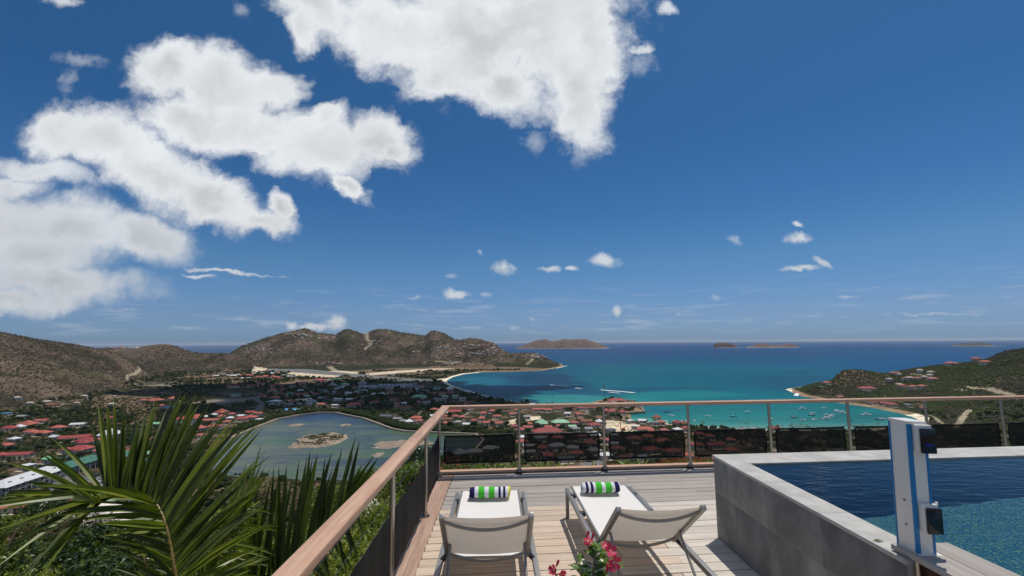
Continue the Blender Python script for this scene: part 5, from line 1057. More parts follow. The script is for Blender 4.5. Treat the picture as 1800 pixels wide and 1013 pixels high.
def screen(a, b_, z0, z1, seed):
    a, b_ = Vector((*a, 0)), Vector((*b_, 0)); d = b_-a; L = d.length; d.normalize(); nn = Vector((-d.y, d.x, 0)); r = random.Random(seed)
    root = MB(); n, k = 22, 7; vs, fs = [], []
    def pt(i, j):
        t_, s = i/n, j/k; sag = .004*math.sin(PI*t_*4)**2+.012*math.sin(PI*t_); zt, zb = z1-sag*.6, z0+sag*.5; pull = .005*math.cos(PI*s*2)*(abs(t_-.5)*2)**6
        return a+d*(L*t_-(pull if t_ > .5 else -pull))+nn*(.012*math.sin(t_*9+seed)*math.sin(PI*s)+.004*math.sin(t_*31))+Vector((0,0,zb+(zt-zb)*s))-CN
    for i in range(n+1):
        for j in range(k+1): vs.append(pt(i, j))
    for i in range(n):
        for j in range(k): q = i*(k+1)+j; fs.append((q, q+k+1, q+k+2, q+1))
    o = root.add(vs, fs).obj('mesh_screen', SCREEN, rail, smooth=True)
    h = MB(); off = nn*.003
    for j in (0, k): 
        for i in range(n): p0, p1 = pt(i, j), pt(i+1, j); q0, q1 = pt(i, 1 if j == 0 else k-1), pt(i+1, 1 if j == 0 else k-1); h.add([p0-off, p1-off, p1+(q1-p1)*.45-off, p0+(q0-p0)*.45-off], [(0,1,2,3)])
    for i, i2 in ((0,1),(n,n-1)):
        for j in range(k): p0, p1 = pt(i, j), pt(i, j+1); q0, q1 = pt(i2, j), pt(i2, j+1); h.add([p0-off*1.3, p1-off*1.3, p1+(q1-p1)*.5-off*1.3, p0+(q0-p0)*.5-off*1.3], [(0,1,2,3)])
    hm = h.mesh('hem', [HEM]); ho = link('hem', hm, o)
    em = MB().tube([(0,0,0),(0,0,.004)], .007, 8).mesh('eyelet', [EYE])
    for i in (0, n):
        for j in (0, k):
            p = pt(i, j); e = link('eyelet', em, o, p-off*2.2+Vector((0,0,.015 if j == 0 else -.015))+d*(.015 if i == 0 else -.015), (PI/2, 0, math.atan2(d.y, d.x)))
    tm = MB()
    for i in (0, n):
        for j in (0, k): p = pt(i, j); tm.tube([p, p+d*(-.05 if i == 0 else .05)+Vector((0,0,-.03 if j == 0 else .03))], .0025, 5)
    tm.obj('tie', HEM, o)
for i in range(len(FP)-1):
    g0 = .075/1.3; screen(skew(FP[i], FP[i+1], g0), skew(FP[i], FP[i+1], 1-g0), .17, .60, i)
for i in range(len(LP)-1): screen(skew(LP[i], LP[i+1], .025), skew(LP[i], LP[i+1], .975), .10, .63, 20+i)

# ---- swimming pool
TILE = []
for i in range(3): TILE.append(mat('slate_tile', [srgb(140,138,133), srgb(132,130,127), srgb(148,145,139)][i], .72, 0, 4.2, [srgb(98,96,93), srgb(92,92,90), srgb(106,103,99)][i], bump=.35, bscale=22, rnd=.08, stretch=(1,.8,.5), detail=12))
COPE = mat('coping_stone_pale', srgb(190,186,178), .7, 0, 5, srgb(164,161,155), bump=.15, bscale=60, rnd=.04, detail=9); GROUT = mat('grout', srgb(158,155,150), .9)
pool = empty('infinity_pool', (2.185, 4.96, 0)); tag(pool, 'raised slate-clad swimming pool with pale stone coping beside the deck', 'swimming pool')
px0, pyf, pz = 2.185, 4.975, .82; TA = math.tan(A4)
def pl_(p): return Vector(p)-Vector((2.185, 4.96, 0))
MB().box(.0012, .19, -2.34, -.003, -.3, .7995).obj('wall_core', GROUT, pool)
rows_ = [(0.0,.46,[4.96,4.55,3.98,3.28,2.62]), (.463,.795,[4.96,4.66,4.0,3.32,2.62])]
for j, (za, zb, js) in enumerate(rows_):
    for i in range(len(js)-1):
        y1, y0 = js[i]-.0012, js[i+1]+.0012
        MB().box(0, .02, y0-4.96, y1-4.96, za+.0005, zb-.0005).obj('wall_tile', TILE[(i+j) % 3], pool, bevel=.0012)
# far wall, turned like the deck
far_len = 7.0
MB().box(0, far_len, -.30, -.02, -.3, .80).obj('wall_core', GROUT, pool, rot=(0,0,A4), loc=(.04, .0, 0))
for i in range(10): MB().box(i*.7+.001, i*.7+.699, -.02, 0, 0, .795).obj('wall_tile', TILE[i % 3], pool, rot=(0,0,A4), loc=(.02,.01,0), bevel=.0012)
# coping slabs, mitred at the corner
def slab(pts, z0=.80, z1=.825): 
    n = len(pts); m = MB(); m.add([(*p, z0) for p in pts]+[(*p, z1) for p in pts], [tuple(range(n))[::-1], tuple(range(n, 2*n))]+[(i, (i+1) % n, n+(i+1) % n, n+i) for i in range(n)]); return m.obj('coping_stone', COPE, pool, bevel=.002)
xo, xi = -.008, .205; yo = lambda x: .012+x*TA; yi = lambda x: -.36+x*TA
slab([(xo, yo(xo)), (xi, yi(xi)), (xi, -.95), (xo, -.95)][::-1]); ys_ = [-.9525, -1.65, -2.343]
for a, b_ in zip(ys_[:-1], ys_[1:]): slab([(xo, b_), (xi, b_), (xi, a-.0025), (xo, a-.0025)])
slab([(xo, yo(xo)+.0005), (xi+.0025, yi(xi)+.0005), (.95, yi(.95)), (.95, yo(.95))])
for i in range(8): x0, x1 = .9525+i*.75, .95+(i+1)*.75; slab([(x0, yi(x0)), (x1, yi(x1)), (x1, yo(x1)), (x0, yo(x0))])
# basin: mosaic lined, a sun shelf near the house and deep water beyond
def mosaic(name, ca_, cb_, cc_, sc_=120.0):
    m = bpy.data.materials.new(name); m.use_nodes = True; t = m.node_tree; b = t.nodes['Principled BSDF']; b.inputs['Roughness'].default_value = .35
    tcn = N(t, 'ShaderNodeTexCoord'); vo = N(t, 'ShaderNodeTexVoronoi', distance='CHEBYCHEV', inp={'Scale': sc_, 'Randomness': .12}); n0 = N(t, 'ShaderNodeTexNoise', inp={'Scale': 5.0, 'Detail': 3}); 
    wv = N(t, 'ShaderNodeVectorMath', operation='SCALE'); t.links.new(n0.outputs['Color'], wv.inputs[0]); wv.inputs['Scale'].default_value = .10; ad = N(t, 'ShaderNodeVectorMath', operation='ADD'); t.links.new(tcn.outputs['Object'], n0.inputs['Vector']); t.links.new(tcn.outputs['Object'], ad.inputs[0]); t.links.new(wv.outputs[0], ad.inputs[1]); t.links.new(ad.outputs[0], vo.inputs['Vector'])
    sp = N(t, 'ShaderNodeSeparateColor'); t.links.new(vo.outputs['Color'], sp.inputs[0]); c = mixc(t, sp.outputs[0], ca_, cb_); c = mixc(t, maprange(t, sp.outputs[1], .80, .86), c, cc_)
    t.links.new(c, b.inputs['Base Color']); return m
MSH = mosaic('mosaic_shelf', srgb(34,74,84), srgb(84,122,128), srgb(184,170,110)); MDP = mosaic('mosaic_deep', srgb(6,34,84), srgb(12,52,108), srgb(18,66,118))  # light lost in deep water is put into the navy deep tiles
MB().box(.19, 8.0, -2.02, .15, -1.0, -.9).obj('basin_floor', MDP, pool)
MB().box(.191, .195, -2.0, -.3, -.9, .79).obj('basin_side', MDP, pool); MB().box(.10, 7.2, -.305, -.301, -.9, .79).obj('basin_side', MDP, pool, rot=(0,0,A4))
e0, e1 = at(1470, 912, .56), at(1800, 868, .56); sh_ = (e1.y-e0.y)/(e1.x-e0.x)
ys0 = e0.y+(2.30-e0.x)*sh_; ys1 = e0.y+(10-e0.x)*sh_
m = MB(); ns = 60; up_, lo_ = [], []
for i in range(ns+1):
    x = 2.381+(10-2.381)*i/ns; ye = ys0+(ys1-ys0)*i/ns+.012*math.sin(x*23)+.009*math.sin(x*61+1); up_.append((x, ye, .54)); lo_.append((x, ye, -.9))  # waved edge puts the ripples' refraction into the shape
vs_ = [pl_(p) for p in up_+lo_+[(2.381,.1,.54),(10,.1,.54)]]; k0 = 2*(ns+1)
m.add(vs_, [tuple([k0, k0+1]+[ns-i for i in range(ns+1)])]+[(i, i+1, ns+2+i, ns+1+i) for i in range(ns)]); m.obj('sun_shelf', MSH, pool)
WAT = bpy.data.materials.new('pool_water'); WAT.use_nodes = True; t = WAT.node_tree; t.nodes.remove(t.nodes['Principled BSDF'])
tr = N(t, 'ShaderNodeBsdfTransparent'); tr.inputs[0].default_value = (.50,.76,.88,1); gl = N(t, 'ShaderNodeBsdfGlossy', inp={'Roughness': .03}); fr = N(t, 'ShaderNodeFresnel', inp={'IOR': 1.33}); mx = N(t, 'ShaderNodeMixShader')
tcn = N(t, 'ShaderNodeTexCoord'); mp = N(t, 'ShaderNodeMapping'); mp.inputs['Scale'].default_value = (.55, 1.5, 1); mp.inputs['Rotation'].default_value = (0,0,.2); t.links.new(tcn.outputs['Object'], mp.inputs[0])
n1 = N(t, 'ShaderNodeTexNoise', inp={'Scale': 6.5, 'Detail': 3, 'Roughness': .55, 'Distortion': .6}); t.links.new(mp.outputs[0], n1.inputs['Vector'])
bp = N(t, 'ShaderNodeBump', inp={'Strength': .45, 'Distance': .018}); t.links.new(n1.outputs[0], bp.inputs['Height'])
for s_ in (gl, fr): t.links.new(bp.outputs[0], s_.inputs['Normal'])
t.links.new(fr.outputs[0], mx.inputs[0]); t.links.new(tr.outputs[0], mx.inputs[1]); t.links.new(gl.outputs[0], mx.inputs[2]); t.links.new(mx.outputs[0], t.nodes['Material Output'].inputs[0])
m = MB(); m.add([(.20,-4.6,.812),(7.6,-4.6,.812),(7.6,yi(7.6)+.03,.812),(.20,yi(.2)+.03,.812)], [(0,1,2,3)]); m.obj('pool_water', WAT, pool)

# ---- wooden ledge at the pool's near corner and the white alarm pillar on it
ledge = empty('wooden_ledge', (2.2, 2.72, .8)); tag(ledge, 'grey weathered plank ledge beside the pool under the white pillar', 'ledge')
for i in range(2): MB().box(0, 2.5, -.082, .082, -.03, 0).obj('plank', W_GREY, ledge, bevel=.003, loc=(.085+.168*i, .02, .062), rot=(0,0,-PI/2))
MB().box(.06, .30, -2.4, -.10, -.9, .03).obj('side_panel', wood('brown_panel_wood', srgb(92,70,58), srgb(70,52,44), srgb(50,38,32)), ledge)
MB().tube([(.02,-.13,-.8),(.02,-.13,.03)], .014, 12).obj('leg', STEEL, ledge, smooth=True)
PWH = mat('pillar_white_plastic', srgb(230,226,218), .35, .02, 4); BLUE = mat('blue_trim', srgb(22,120,178), .4); BLK = mat('sensor_black', (.008,.008,.016), .12, spec=.6); GLOW = mat('sensor_blue_light', srgb(30,40,150), .2)
pil = empty('alarm_pillar', (2.232, 2.60, .862), .0); pil.rotation_euler.y = .03; tag(pil, 'white upright box with blue edges and two black sensors on the pool ledge', 'pool alarm')
MB().box(0, .102, 0, .125, 0, .690).obj('body', PWH, pil, bevel=.003); MB().box(-.004, .106, -.004, .129, .690, .705).obj('lid', PWH, pil, bevel=.002)
for x, y in ((-.003,-.003),(.091,-.003),(-.003,.117)): MB().box(x, x+(.024 if y < 0 and x < .05 else .014), y, y+.011, .004, .688).obj('blue_edge', BLUE, pil, bevel=.002)
for zc in (.545, .125):
    h = MB().box(.020, .110, -.032, -.003, zc, zc+.145).obj('sensor_housing', PWH, pil, bevel=.009); MB().box(.034, .116, -.046, -.0325, zc-.006, zc+.128).obj('sensor_window', BLK, h, bevel=.005)
    if zc > .3: MB().box(.050, .092, -.0475, -.0462, zc+.034, zc+.046).obj('light_strip', GLOW, h)
MB().tube([(.111,-.012,.27),(.119,-.012,.27)], .009, 12).obj('knob', PWH, pil)
sm = MB().tube([(-.006,0,0),(0,0,0)], .007, 12).mesh('screw', [STEEL], smooth=True)
for z in (.265,.135): link('screw', sm, pil, (0,.055,z))
MB().box(.0, .125, -.02, .14, -.0, .004).obj('foot_plate', PWH, pil)
tag(MB().add([(0,0,0),(.03,.012,.008),(.062,.0,.002),(.03,-.014,.006)], [(0,3,1),(1,3,2)]).obj('fallen_leaf', LB_, loc=(2.19, 2.86, .828), rot=(0,0,-.3)), 'yellow-green fallen leaf on the pool coping', 'leaf')

# ---- sun loungers
FRM = mat('lounger_frame', srgb(150,148,144), .42, .05, 30, metal=.55); FRM2 = mat('plastic_glide', (.04,.04,.04), .5)
SLING = mat('sling_fabric', srgb(236,232,226), .85, .03, 60, bump=.15, bscale=500, trans=.16)
def lounger(name_loc, rz, hinge_y, hinge_z, top_y, top_z, label, Wd=.745, Lg=2.15):
    """local: x across, y towards the head; origin under the middle of the foot end"""
    o = empty('sun_lounger', name_loc, rz); x1 = Wd/2; zt = .33
    for s in (-1, 1):
        MB().box(s*x1-.02, s*x1+.02, 0, Lg, zt-.045, zt).obj('side_rail', FRM, o, bevel=.004)
        for yy_ in (.0, Lg-.05): MB().box(s*x1-.018, s*x1+.018, yy_, yy_+.04, .004, zt-.046).obj('leg', FRM, o, bevel=.003)
        MB().box(s*x1-.02, s*x1+.02, .0, .042, 0, .004).box(s*x1-.02, s*x1+.02, Lg-.05, Lg-.01, 0, .004).obj('glide', FRM2, o)
    MB().box(-x1+.02, x1-.02, .004, .036, zt-.10, zt-.065).obj('end_bar', FRM, o); MB().box(-x1+.02, x1-.02, Lg-.046, Lg-.014, zt-.10, zt-.065).obj('end_bar', FRM, o)
    xi_ = x1-.055
    # seat sling on its two round tubes
    n, k = 20, 12; vs = []; hy = hinge_y+.02
    for i in range(n+1):
        for j in range(k+1):
            u_ = -1+2*j/k; t_ = i/n; vs.append((u_*xi_, .02+(hy-.02)*t_, zt+.018-.022*(1-u_*u_)*math.sin(PI*min(1,max(0,t_*1.0)))**.5))
    fs = [(i*(k+1)+j, i*(k+1)+j+1, (i+1)*(k+1)+j+1, (i+1)*(k+1)+j) for i in range(n) for j in range(k)]
    MB().add(vs, fs).obj('seat_sling', SLING, o, smooth=True)
    for s in (-1, 1):
        MB().tube([(s*xi_, .01, zt+.012), (s*xi_, hy, zt+.012)], .012, 10).obj('sling_tube', FRM, o, smooth=True)
        for yy_ in (.22, .75): MB().box(min(s*xi_, s*x1), max(s*xi_, s*x1), yy_, yy_+.06, zt-.03, zt+.004).obj('bracket', FRM2, o)
    # backrest
    bx_ = x1-.055; A, B = Vector((0, hinge_y, hinge_z)), Vector((0, top_y, top_z)); d = (B-A).normalized(); nb = Vector((0, d.z, -d.y))      # towards the head side, behind the back
    for s in (-1, 1):
        MB().bar(A+Vector((s*bx_,0,0))-d*.03, B+Vector((s*bx_,0,0))+d*.01, .036, .036, up=Vector((1,0,0))).obj('back_rail', FRM, o, bevel=.004)
        MB().bar((s*bx_,hinge_y,hinge_z), (s*x1,hinge_y+.02,zt-.02), .03, .03).obj('hinge', FRM2, o)
    vs = []
    for i in range(13):
        for j in range(k+1):
            u_ = -1+2*j/k; p = A+(B-A)*(i/12*.98+.02)+Vector((u_*(bx_-.012),0,0))+nb*(.018*(1-u_*u_))+nb*(-.004); vs.append(p)
    MB().add(vs, [(i*(k+1)+j, i*(k+1)+j+1, (i+1)*(k+1)+j+1, (i+1)*(k+1)+j) for i in range(12) for j in range(k)]).obj('back_sling', SLING, o, smooth=True)
    for f_, sag in ((.90, .055), (.03, .05)):
        pts = []
        for j in range(13): u_ = -1+2*j/12; pts.append(A+(B-A)*f_+Vector((u_*bx_,0,0))+(nb*.9-d*.75)*(sag*(1-u_*u_)**1.0))
        MB().tube(pts, .0125, 10).obj('curved_bar', FRM, o, smooth=True)
    pv = A+(B-A)*.30
    for s in (-1, 1):
        a_ = pv+Vector((s*(bx_-.035), .02, 0)); MB().tube([pv+Vector((s*bx_,0,0)), a_, Vector((s*(bx_-.03), Lg*.93, .2))], .0115, 8).obj('prop', FRM, o, smooth=True)
    MB().tube([(-bx_+.03, Lg*.93, .2), (bx_-.03, Lg*.93, .2)], .011, 8).obj('prop_bar', FRM, o, smooth=True)
    return tag(o, label, 'sun lounger', 'sun loungers on the deck')
# left one: foot end (-.187, 5.43), head towards the house
l1 = lounger((-.187, 5.43, 0), PI+.022, 5.43-3.84, .36, 5.43-3.39, .80, 'left sun lounger, square to the railing, white sling and grey frame')
l2 = lounger((1.075, 5.56, 0), PI+.030, 5.56-4.10, .34, 5.56-3.50, .80, 'right sun lounger beside the pool wall, white sling and grey frame')
# rolled towels
def towel(loc, rz, L, bands, label):
    m = bpy.data.materials.new('striped_terry'); m.use_nodes = True; t = m.node_tree; b = t.nodes['Principled BSDF']; b.inputs['Roughness'].default_value = .95; b.inputs['Specular IOR Level'].default_value = .05
    tcn = N(t, 'ShaderNodeTexCoord'); sp = N(t, 'ShaderNodeSeparateXYZ'); t.links.new(tcn.outputs['Object'], sp.inputs[0]); f_ = maprange(t, sp.outputs[0], -L/2, L/2, 0, 1, False)
    cr = N(t, 'ShaderNodeValToRGB'); cr.color_ramp.interpolation = 'CONSTANT'; els = cr.color_ramp.elements; tot_ = sum(w_ for w_, _ in bands); p = 0
    colr = {'w': (.76,.76,.78), 'n': srgb(44,38,86), 'g': srgb(78,188,62), 'y': srgb(226,214,70)}
    for i, (w_, c) in enumerate(bands):
        e = els[i] if i < 2 else els.new(p/tot_)
        e.position = p/tot_; e.color = (*colr[c], 1); p += w_
    t.links.new(f_, cr.inputs[0]); n1 = N(t, 'ShaderNodeTexNoise', inp={'Scale': 260, 'Detail': 3}); t.links.new(tcn.outputs['Object'], n1.inputs['Vector'])
    cx = N(t, 'ShaderNodeCombineXYZ'); k_ = maprange(t, n1.outputs[0], .3, .7, .82, 1.1, False); [t.links.new(k_, cx.inputs[i]) for i in range(3)]; t.links.new(mixc(t, 1.0, cr.outputs[0], cx.outputs[0], 'MULTIPLY'), b.inputs['Base Color'])
    bp = N(t, 'ShaderNodeBump', inp={'Strength': .8, 'Distance': .004}); t.links.new(n1.outputs[0], bp.inputs['Height']); t.links.new(bp.outputs[0], b.inputs['Normal'])
    # a spiral roll: outer skin plus the visible coil at the ends
    mb = MB(); nx, na = 16, 72; turns = 3.4; vs = []
    for i in range(nx+1):
        x = -L/2+L*i/nx
        for j in range(na+1):
            a = turns*2*PI*j/na; r_ = .016+(.062-.016)*(j/na)+.0012*math.sin(x*60+j); r_ *= 1-.04*(abs(2*i/nx-1))**6
            lum = 1+.05*math.sin(x*17+a*.5)+.03*math.sin(x*41+a*1.7); zz_ = .056+r_*.92*lum*math.sin(a+.9); vs.append((x+.006*math.sin(a*1.1)+.004*math.sin(a*7), r_*1.14*lum*math.cos(a+.9), max(zz_, .004+.0025*j/na)))
    fs = [(i*(na+1)+j, (i+1)*(na+1)+j, (i+1)*(na+1)+j+1, i*(na+1)+j+1) for i in range(nx) for j in range(na)]
    o = mb.add(vs, fs).obj('rolled_towel', m, smooth=True, loc=loc, rot=(0,0,rz)); md = o.modifiers.new('thick', 'SOLIDIFY'); md.thickness = .011; md.offset = 0
    return tag(o, label, 'towel', 'rolled striped towels')
towel((-.180, 5.17, .347), .02, .43, [(10,'n'),(8,'w'),(13,'g'),(9,'w'),(13,'g'),(8,'w'),(5,'n'),(5,'w'),(5,'n'),(6,'w'),(4,'y')], 'rolled striped towel with a yellow edge on the left lounger')
towel((1.045, 5.29, .347), .03, .42, [(7,'w'),(6,'n'),(5,'w'),(6,'n'),(6,'w'),(14,'g'),(8,'w'),(14,'g'),(7,'w'),(10,'n'),(2,'w')], 'rolled striped towel with a broad navy right end on the right lounger')

# ---- desert rose in a pot, front centre
PINK = mat('petal_pink', srgb(196,16,74), .5, 0, 30, srgb(226,70,110), trans=.22); PINKC = mat('petal_throat', srgb(250,190,150), .5); LFR = mat('adenium_leaf', srgb(112,138,50), .28, 0, 20, srgb(70,100,34), trans=.22, rnd=.2, spec=.6); STEM = mat('fleshy_stem', srgb(150,140,104), .7, .2, 20); POTM = mat('terracotta', srgb(166,104,76), .85, .15, 8)
pot = empty('flower_pot', (.40, 2.62, 0)); m = MB(); m.tube([(0,0,0),(0,0,.02),(0,0,.34),(0,0,.36),(0,0,.40)], [.13,.14,.19,.21,.21], 24); m.obj('pot', POTM, pot, smooth=True); MB().tube([(0,0,.401),(0,0,.41)], .19, 24).obj('soil', mat('potting_soil', (.03,.022,.015), .95, .3, 30), pot); tag(pot, 'terracotta pot on the deck holding the desert rose', 'flower pot')
rose = empty('desert_rose', (.40, 2.62, .36)); tag(rose, 'pink-flowered desert rose with glossy leaves at the bottom centre', 'plant')
def rp(px, py, Y): return atY(px, py, Y)-Vector((.40, 2.62, .36))
def leaf_obl(L, W_, seed):
    r = random.Random(seed); m = MB(); vs = []; n = 6
    for i in range(n+1): t_ = i/n; w_ = W_*math.sin(PI*min(1, t_**1.25*.93+.04))**.8; z = .18*L*t_*t_*r.uniform(.2,1.2)*-1; vs += [(-w_/2, L*t_, z+.12*w_), (0, L*t_, z), (w_/2, L*t_, z+.12*w_)]
    m.add(vs, [(i*3+j, i*3+j+1, i*3+j+4, i*3+j+3) for i in range(n) for j in range(2)]); return m.mesh('leaf', [LFR], smooth=True)
LV = [leaf_obl(.090, .046, i) for i in range(3)]
def orient(d, roll=0.0): return d.to_track_quat('Y', 'Z').to_matrix().to_4x4() @ Matrix.Rotation(roll, 4, 'Y')
random.seed(31)
stems = [(rp(1048,960,2.60), rp(1040,1040,2.6)), (rp(1018,990,2.55), rp(1030,1060,2.6)), (rp(1072,985,2.63), rp(1050,1060,2.62)), (rp(972,1003,2.58), rp(1010,1060,2.6))]
for tip, mid in stems:
    MB().tube([(0,0,.03), mid*.6+Vector((0,0,.0)), mid, tip], [.022,.013,.010,.006], 8).obj('stem', STEM, rose, smooth=True)
def leafat(p, d, s, roll): o = link('leaf', random.choice(LV), rose); o.matrix_local = Matrix.Translation(p) @ orient(d, roll) @ Matrix.Scale(s, 4)
for si, (tip, mid) in enumerate(stems[:3]):
    for k in range(22 if si else 30):
        t_ = random.uniform(.15, 1.0); p = mid+(tip-mid)*t_; a = k*2.4; d = Vector((math.cos(a), math.sin(a)*.9, random.uniform(.05, .75))).normalized(); leafat(p, d, random.uniform(.65, 1.05), random.uniform(-.6, .6))
def petal(L, W_):
    m = MB(); vs = []; n = 5
    for i in range(n+1):
        t_ = i/n; w_ = W_*(.30+.70*math.sin(PI*.5*min(1, t_*1.35))**1.2)*(1-.35*max(0, t_-.75)*4*.6); z = .45*L*math.sin(t_*1.4)
        vs += [(-w_/2, L*t_, z+.12*w_*math.cos(t_*6)), (0, L*t_, z-.03*L), (w_/2, L*t_, z+.12*w_*math.sin(t_*7))]
    m.add(vs, [(i*3+j, i*3+j+1, i*3+j+4, i*3+j+3) for i in range(n) for j in range(2)]); return m.mesh('petal', [PINK], smooth=True)
PT = petal(.038, .034); TRM = MB().tube([(0,0,-.035),(0,0,-.012),(0,0,.006)], [.004,.008,.012], 10).mesh('flower', [PINK], smooth=True)
def flower(p, d, s=1.0, opening=.35):
    fo = link('flower', TRM, rose); fo.matrix_local = Matrix.Translation(p) @ d.normalized().to_track_quat('Z', 'Y').to_matrix().to_4x4() @ Matrix.Scale(s, 4)
    for k in range(5): q = link('petal', PT, fo); q.matrix_local = Matrix.Rotation(2*PI*k/5, 4, 'Z') @ Matrix.Translation((0,.008,.004)) @ Matrix.Rotation(-opening, 4, 'X')
    MB().tube([(0,0,.0),(0,0,.008)], .008, 8).obj('throat', PINKC, fo)
for px, py, Y, d, s, op in ((1072,968,2.50,(.2,-.8,.5),.75,-.1),(1064,960,2.55,(-.1,-.5,.8),.5,.1),(1078,988,2.48,(.5,-.8,.1),.85,.0),(1070,994,2.50,(.1,-.9,-.2),.6,-.2),(1034,952,2.62,(-.3,-.5,.8),.55,.5),(974,1003,2.58,(-.5,-.6,.4),.65,-.3),(985,1010,2.56,(.5,-.6,.2),.65,-.4)):
    flower(rp(px, py, Y), Vector(d), s, op)
bd = MB().tube([(0,0,0),(0,0,.03),(0,0,.045)], [.004,.008,.002], 8).mesh('flower_bud', [PINK], smooth=True)
for px, py in ((1031,945),(1040,948),(978,996)): o = link('flower_bud', bd, rose, rp(px, py, 2.6), (.3,.3,0))

# ---- big palm leaning in from the left
PL1 = leafmat('palm_leaflet', srgb(80,96,26), srgb(124,132,42), .34, .2, .38, 3); PL2 = leafmat('palm_leaflet_dark', srgb(48,60,20), srgb(78,90,30), .26, .2, .4, 3); RACH = mat('palm_rib', srgb(128,120,50), .5, .2, 12); RACH2 = mat('palm_rib_orange', srgb(112,92,40), .5, .2, 12)
palm = empty('palm', Vector((-2.9, 3.3, -2.4))); tag(palm, 'large feather palm with arching glossy fronds at the lower left', 'palm tree')
PO = Vector((-2.9, 3.3, -2.4))
def leaflet(parent, base, tip, wd, droop, mt_, side, n=7, fold=.35):
    base, tip = Vector(base), Vector(tip); L = (tip-base).length; m = MB(); vs = []; prev = None
    for i in range(n+1):
        t_ = i/n; p = base.lerp(tip, t_)+Vector((0,0,droop*L*4*t_*(1-t_)*(1-.3*t_)))
        w_ = wd*(.45+.55*min(1, t_*5))*(1-t_**2.6)+.0008
        nx = base.lerp(tip, min(1, t_+.05))+Vector((0,0,droop*L*4*min(1,t_+.05)*(1-min(1,t_+.05))*(1-.3*t_))); d = (nx-p) if t_ < 1 else d0; d0 = d
        s = d.cross(side)
        if s.length < 1e-6: s = d.cross(Vector((0,0,1)))
        s.normalize(); nn = s.cross(d).normalized(); vs += [p-s*w_/2+nn*w_*fold, p, p+s*w_/2+nn*w_*fold]
    m.add(vs, [(i*3+j, i*3+j+1, i*3+j+4, i*3+j+3) for i in range(n) for j in range(2)]); return m.obj('leaflet', mt_, parent, smooth=True)
def spline(pts, t_):
    n = len(pts)-1; x = min(max(t_, 0), .9999)*n; i = int(x); f_ = x-i; P0, P1, P2, P3_ = pts[max(i-1,0)], pts[i], pts[i+1], pts[min(i+2, n)]
    return tuple(.5*((2*P1[k])+(-P0[k]+P2[k])*f_+(2*P0[k]-5*P1[k]+4*P2[k]-P3_[k])*f_*f_+(-P0[k]+3*P1[k]-3*P2[k]+P3_[k])*f_**3) for k in range(len(P1)))
def frond(rach, outer, inner, nout, nin, r0_, wd, mo, mi, seed, label=None, droop=.05):
    """control points are (photo x, photo y, distance)"""
    R_ = random.Random(seed); P = lambda q: atY(*q)-PO
    pts = [P(spline(rach, i/24)) for i in range(25)]; o = MB().tube(pts, [r0_*(1-.8*i/24)+.0015 for i in range(25)], 8).obj('frond', RACH2, palm, smooth=True)
    if label: o['label'] = label
    for lst, n_, mm in ((outer, nout, mo), (inner, nin, mi)):
        for i in range(n_):
            t_ = ((i+.5)/n_)**(1.45 if n_ > 70 else 1.0); tb = spline(rach, t_); te = spline(lst, t_); te = (te[0]+R_.gauss(0, 12), te[1]+R_.gauss(0, 13), te[2]+R_.gauss(0, .08))
            leaflet(o, P(tb), P(te), wd*R_.uniform(.8, 1.15)*(1-.35*abs(t_-.5)), droop*R_.uniform(.3, 1.6), R_.choice(mm), Vector((R_.gauss(0,.25), -1, R_.gauss(.5,.3))), fold=R_.uniform(.15,.45))
    return o
frond([(318,1120,3.2),(312,1040,3.25),(303,980,3.3),(293,930,3.35),(280,895,3.4),(262,873,3.45),(240,864,3.45),(215,866,3.4),(190,874,3.3),(165,884,3.15)],
      [(420,1090,3.4),(455,1010,3.6),(470,930,3.7),(462,850,3.8),(458,768,3.8),(440,748,3.8),(415,738,3.8),(385,726,3.8),(358,716,3.8),(335,700,3.8),(310,704,3.8),(280,715,3.8),(245,722,3.7),(205,716,3.6),(163,733,3.5),(60,800,3.3),(-10,850,3.0)],
      [(250,1120,3.1),(225,1010,3.1),(222,960,3.1),(205,935,3.1),(170,930,3.1),(120,900,3.0),(50,880,3.0),(-20,890,2.9),(-40,925,2.8),(-30,960,2.75),(0,1000,2.7),(20,1030,2.7),(70,1020,2.7)], 84, 36, .013, .046, (PL1, PL1, PL2), (PL2, PL1), 1, 'frond arching to the left with a fan of long leaflets')
frond([(405,1090,4.6),(440,1050,4.7),(490,1015,4.8),(540,975,4.9),(585,925,5.0),(620,875,5.1)],
      [(395,930,4.8),(428,890,4.9),(450,850,4.9),(475,845,5.0),(505,835,5.0),(540,808,5.1),(562,806,5.1),(585,798,5.2),(608,795,5.2),(630,800,5.2),(648,806,5.2),(662,815,5.2)],
      [(430,1110,4.6),(500,1090,4.7),(550,1060,4.7),(600,1010,4.8),(640,950,4.9)], 40, 18, .018, .062, (PL2, PL2, PL1), (PL2,), 2, 'upright comb-like frond beside the handrail')
frond([(335,1120,3.9),(350,1060,4.0),(375,1000,4.1),(405,940,4.2),(438,890,4.3)],
      [(340,960,4.1),(385,905,4.2),(420,850,4.3),(440,830,4.4),(455,815,4.4),(462,812,4.4)],
      [(420,1120,4.0),(455,1060,4.1),(470,1000,4.1),(478,950,4.2),(470,880,4.3)], 24, 24, .014, .030, (PL1, LB_), (PL1, LB_), 3, 'sunlit frond behind the big one')  # sunlit look is put into the brighter leaf colour
frond([(300,1110,3.7),(285,1060,3.7),(262,1010,3.7),(250,960,3.75),(262,925,3.8)],
      [(230,1090,3.7),(205,1030,3.7),(195,985,3.7),(190,945,3.75),(215,915,3.8)],
      [(330,1080,3.7),(330,1040,3.7),(318,1010,3.7),(310,980,3.75),(300,950,3.8)], 22, 22, .012, .022, (PL2,), (PL2,), 4, 'small dark drooping frond in the shade of the big one')  # shade under the big frond is put into the dark leaflet colour
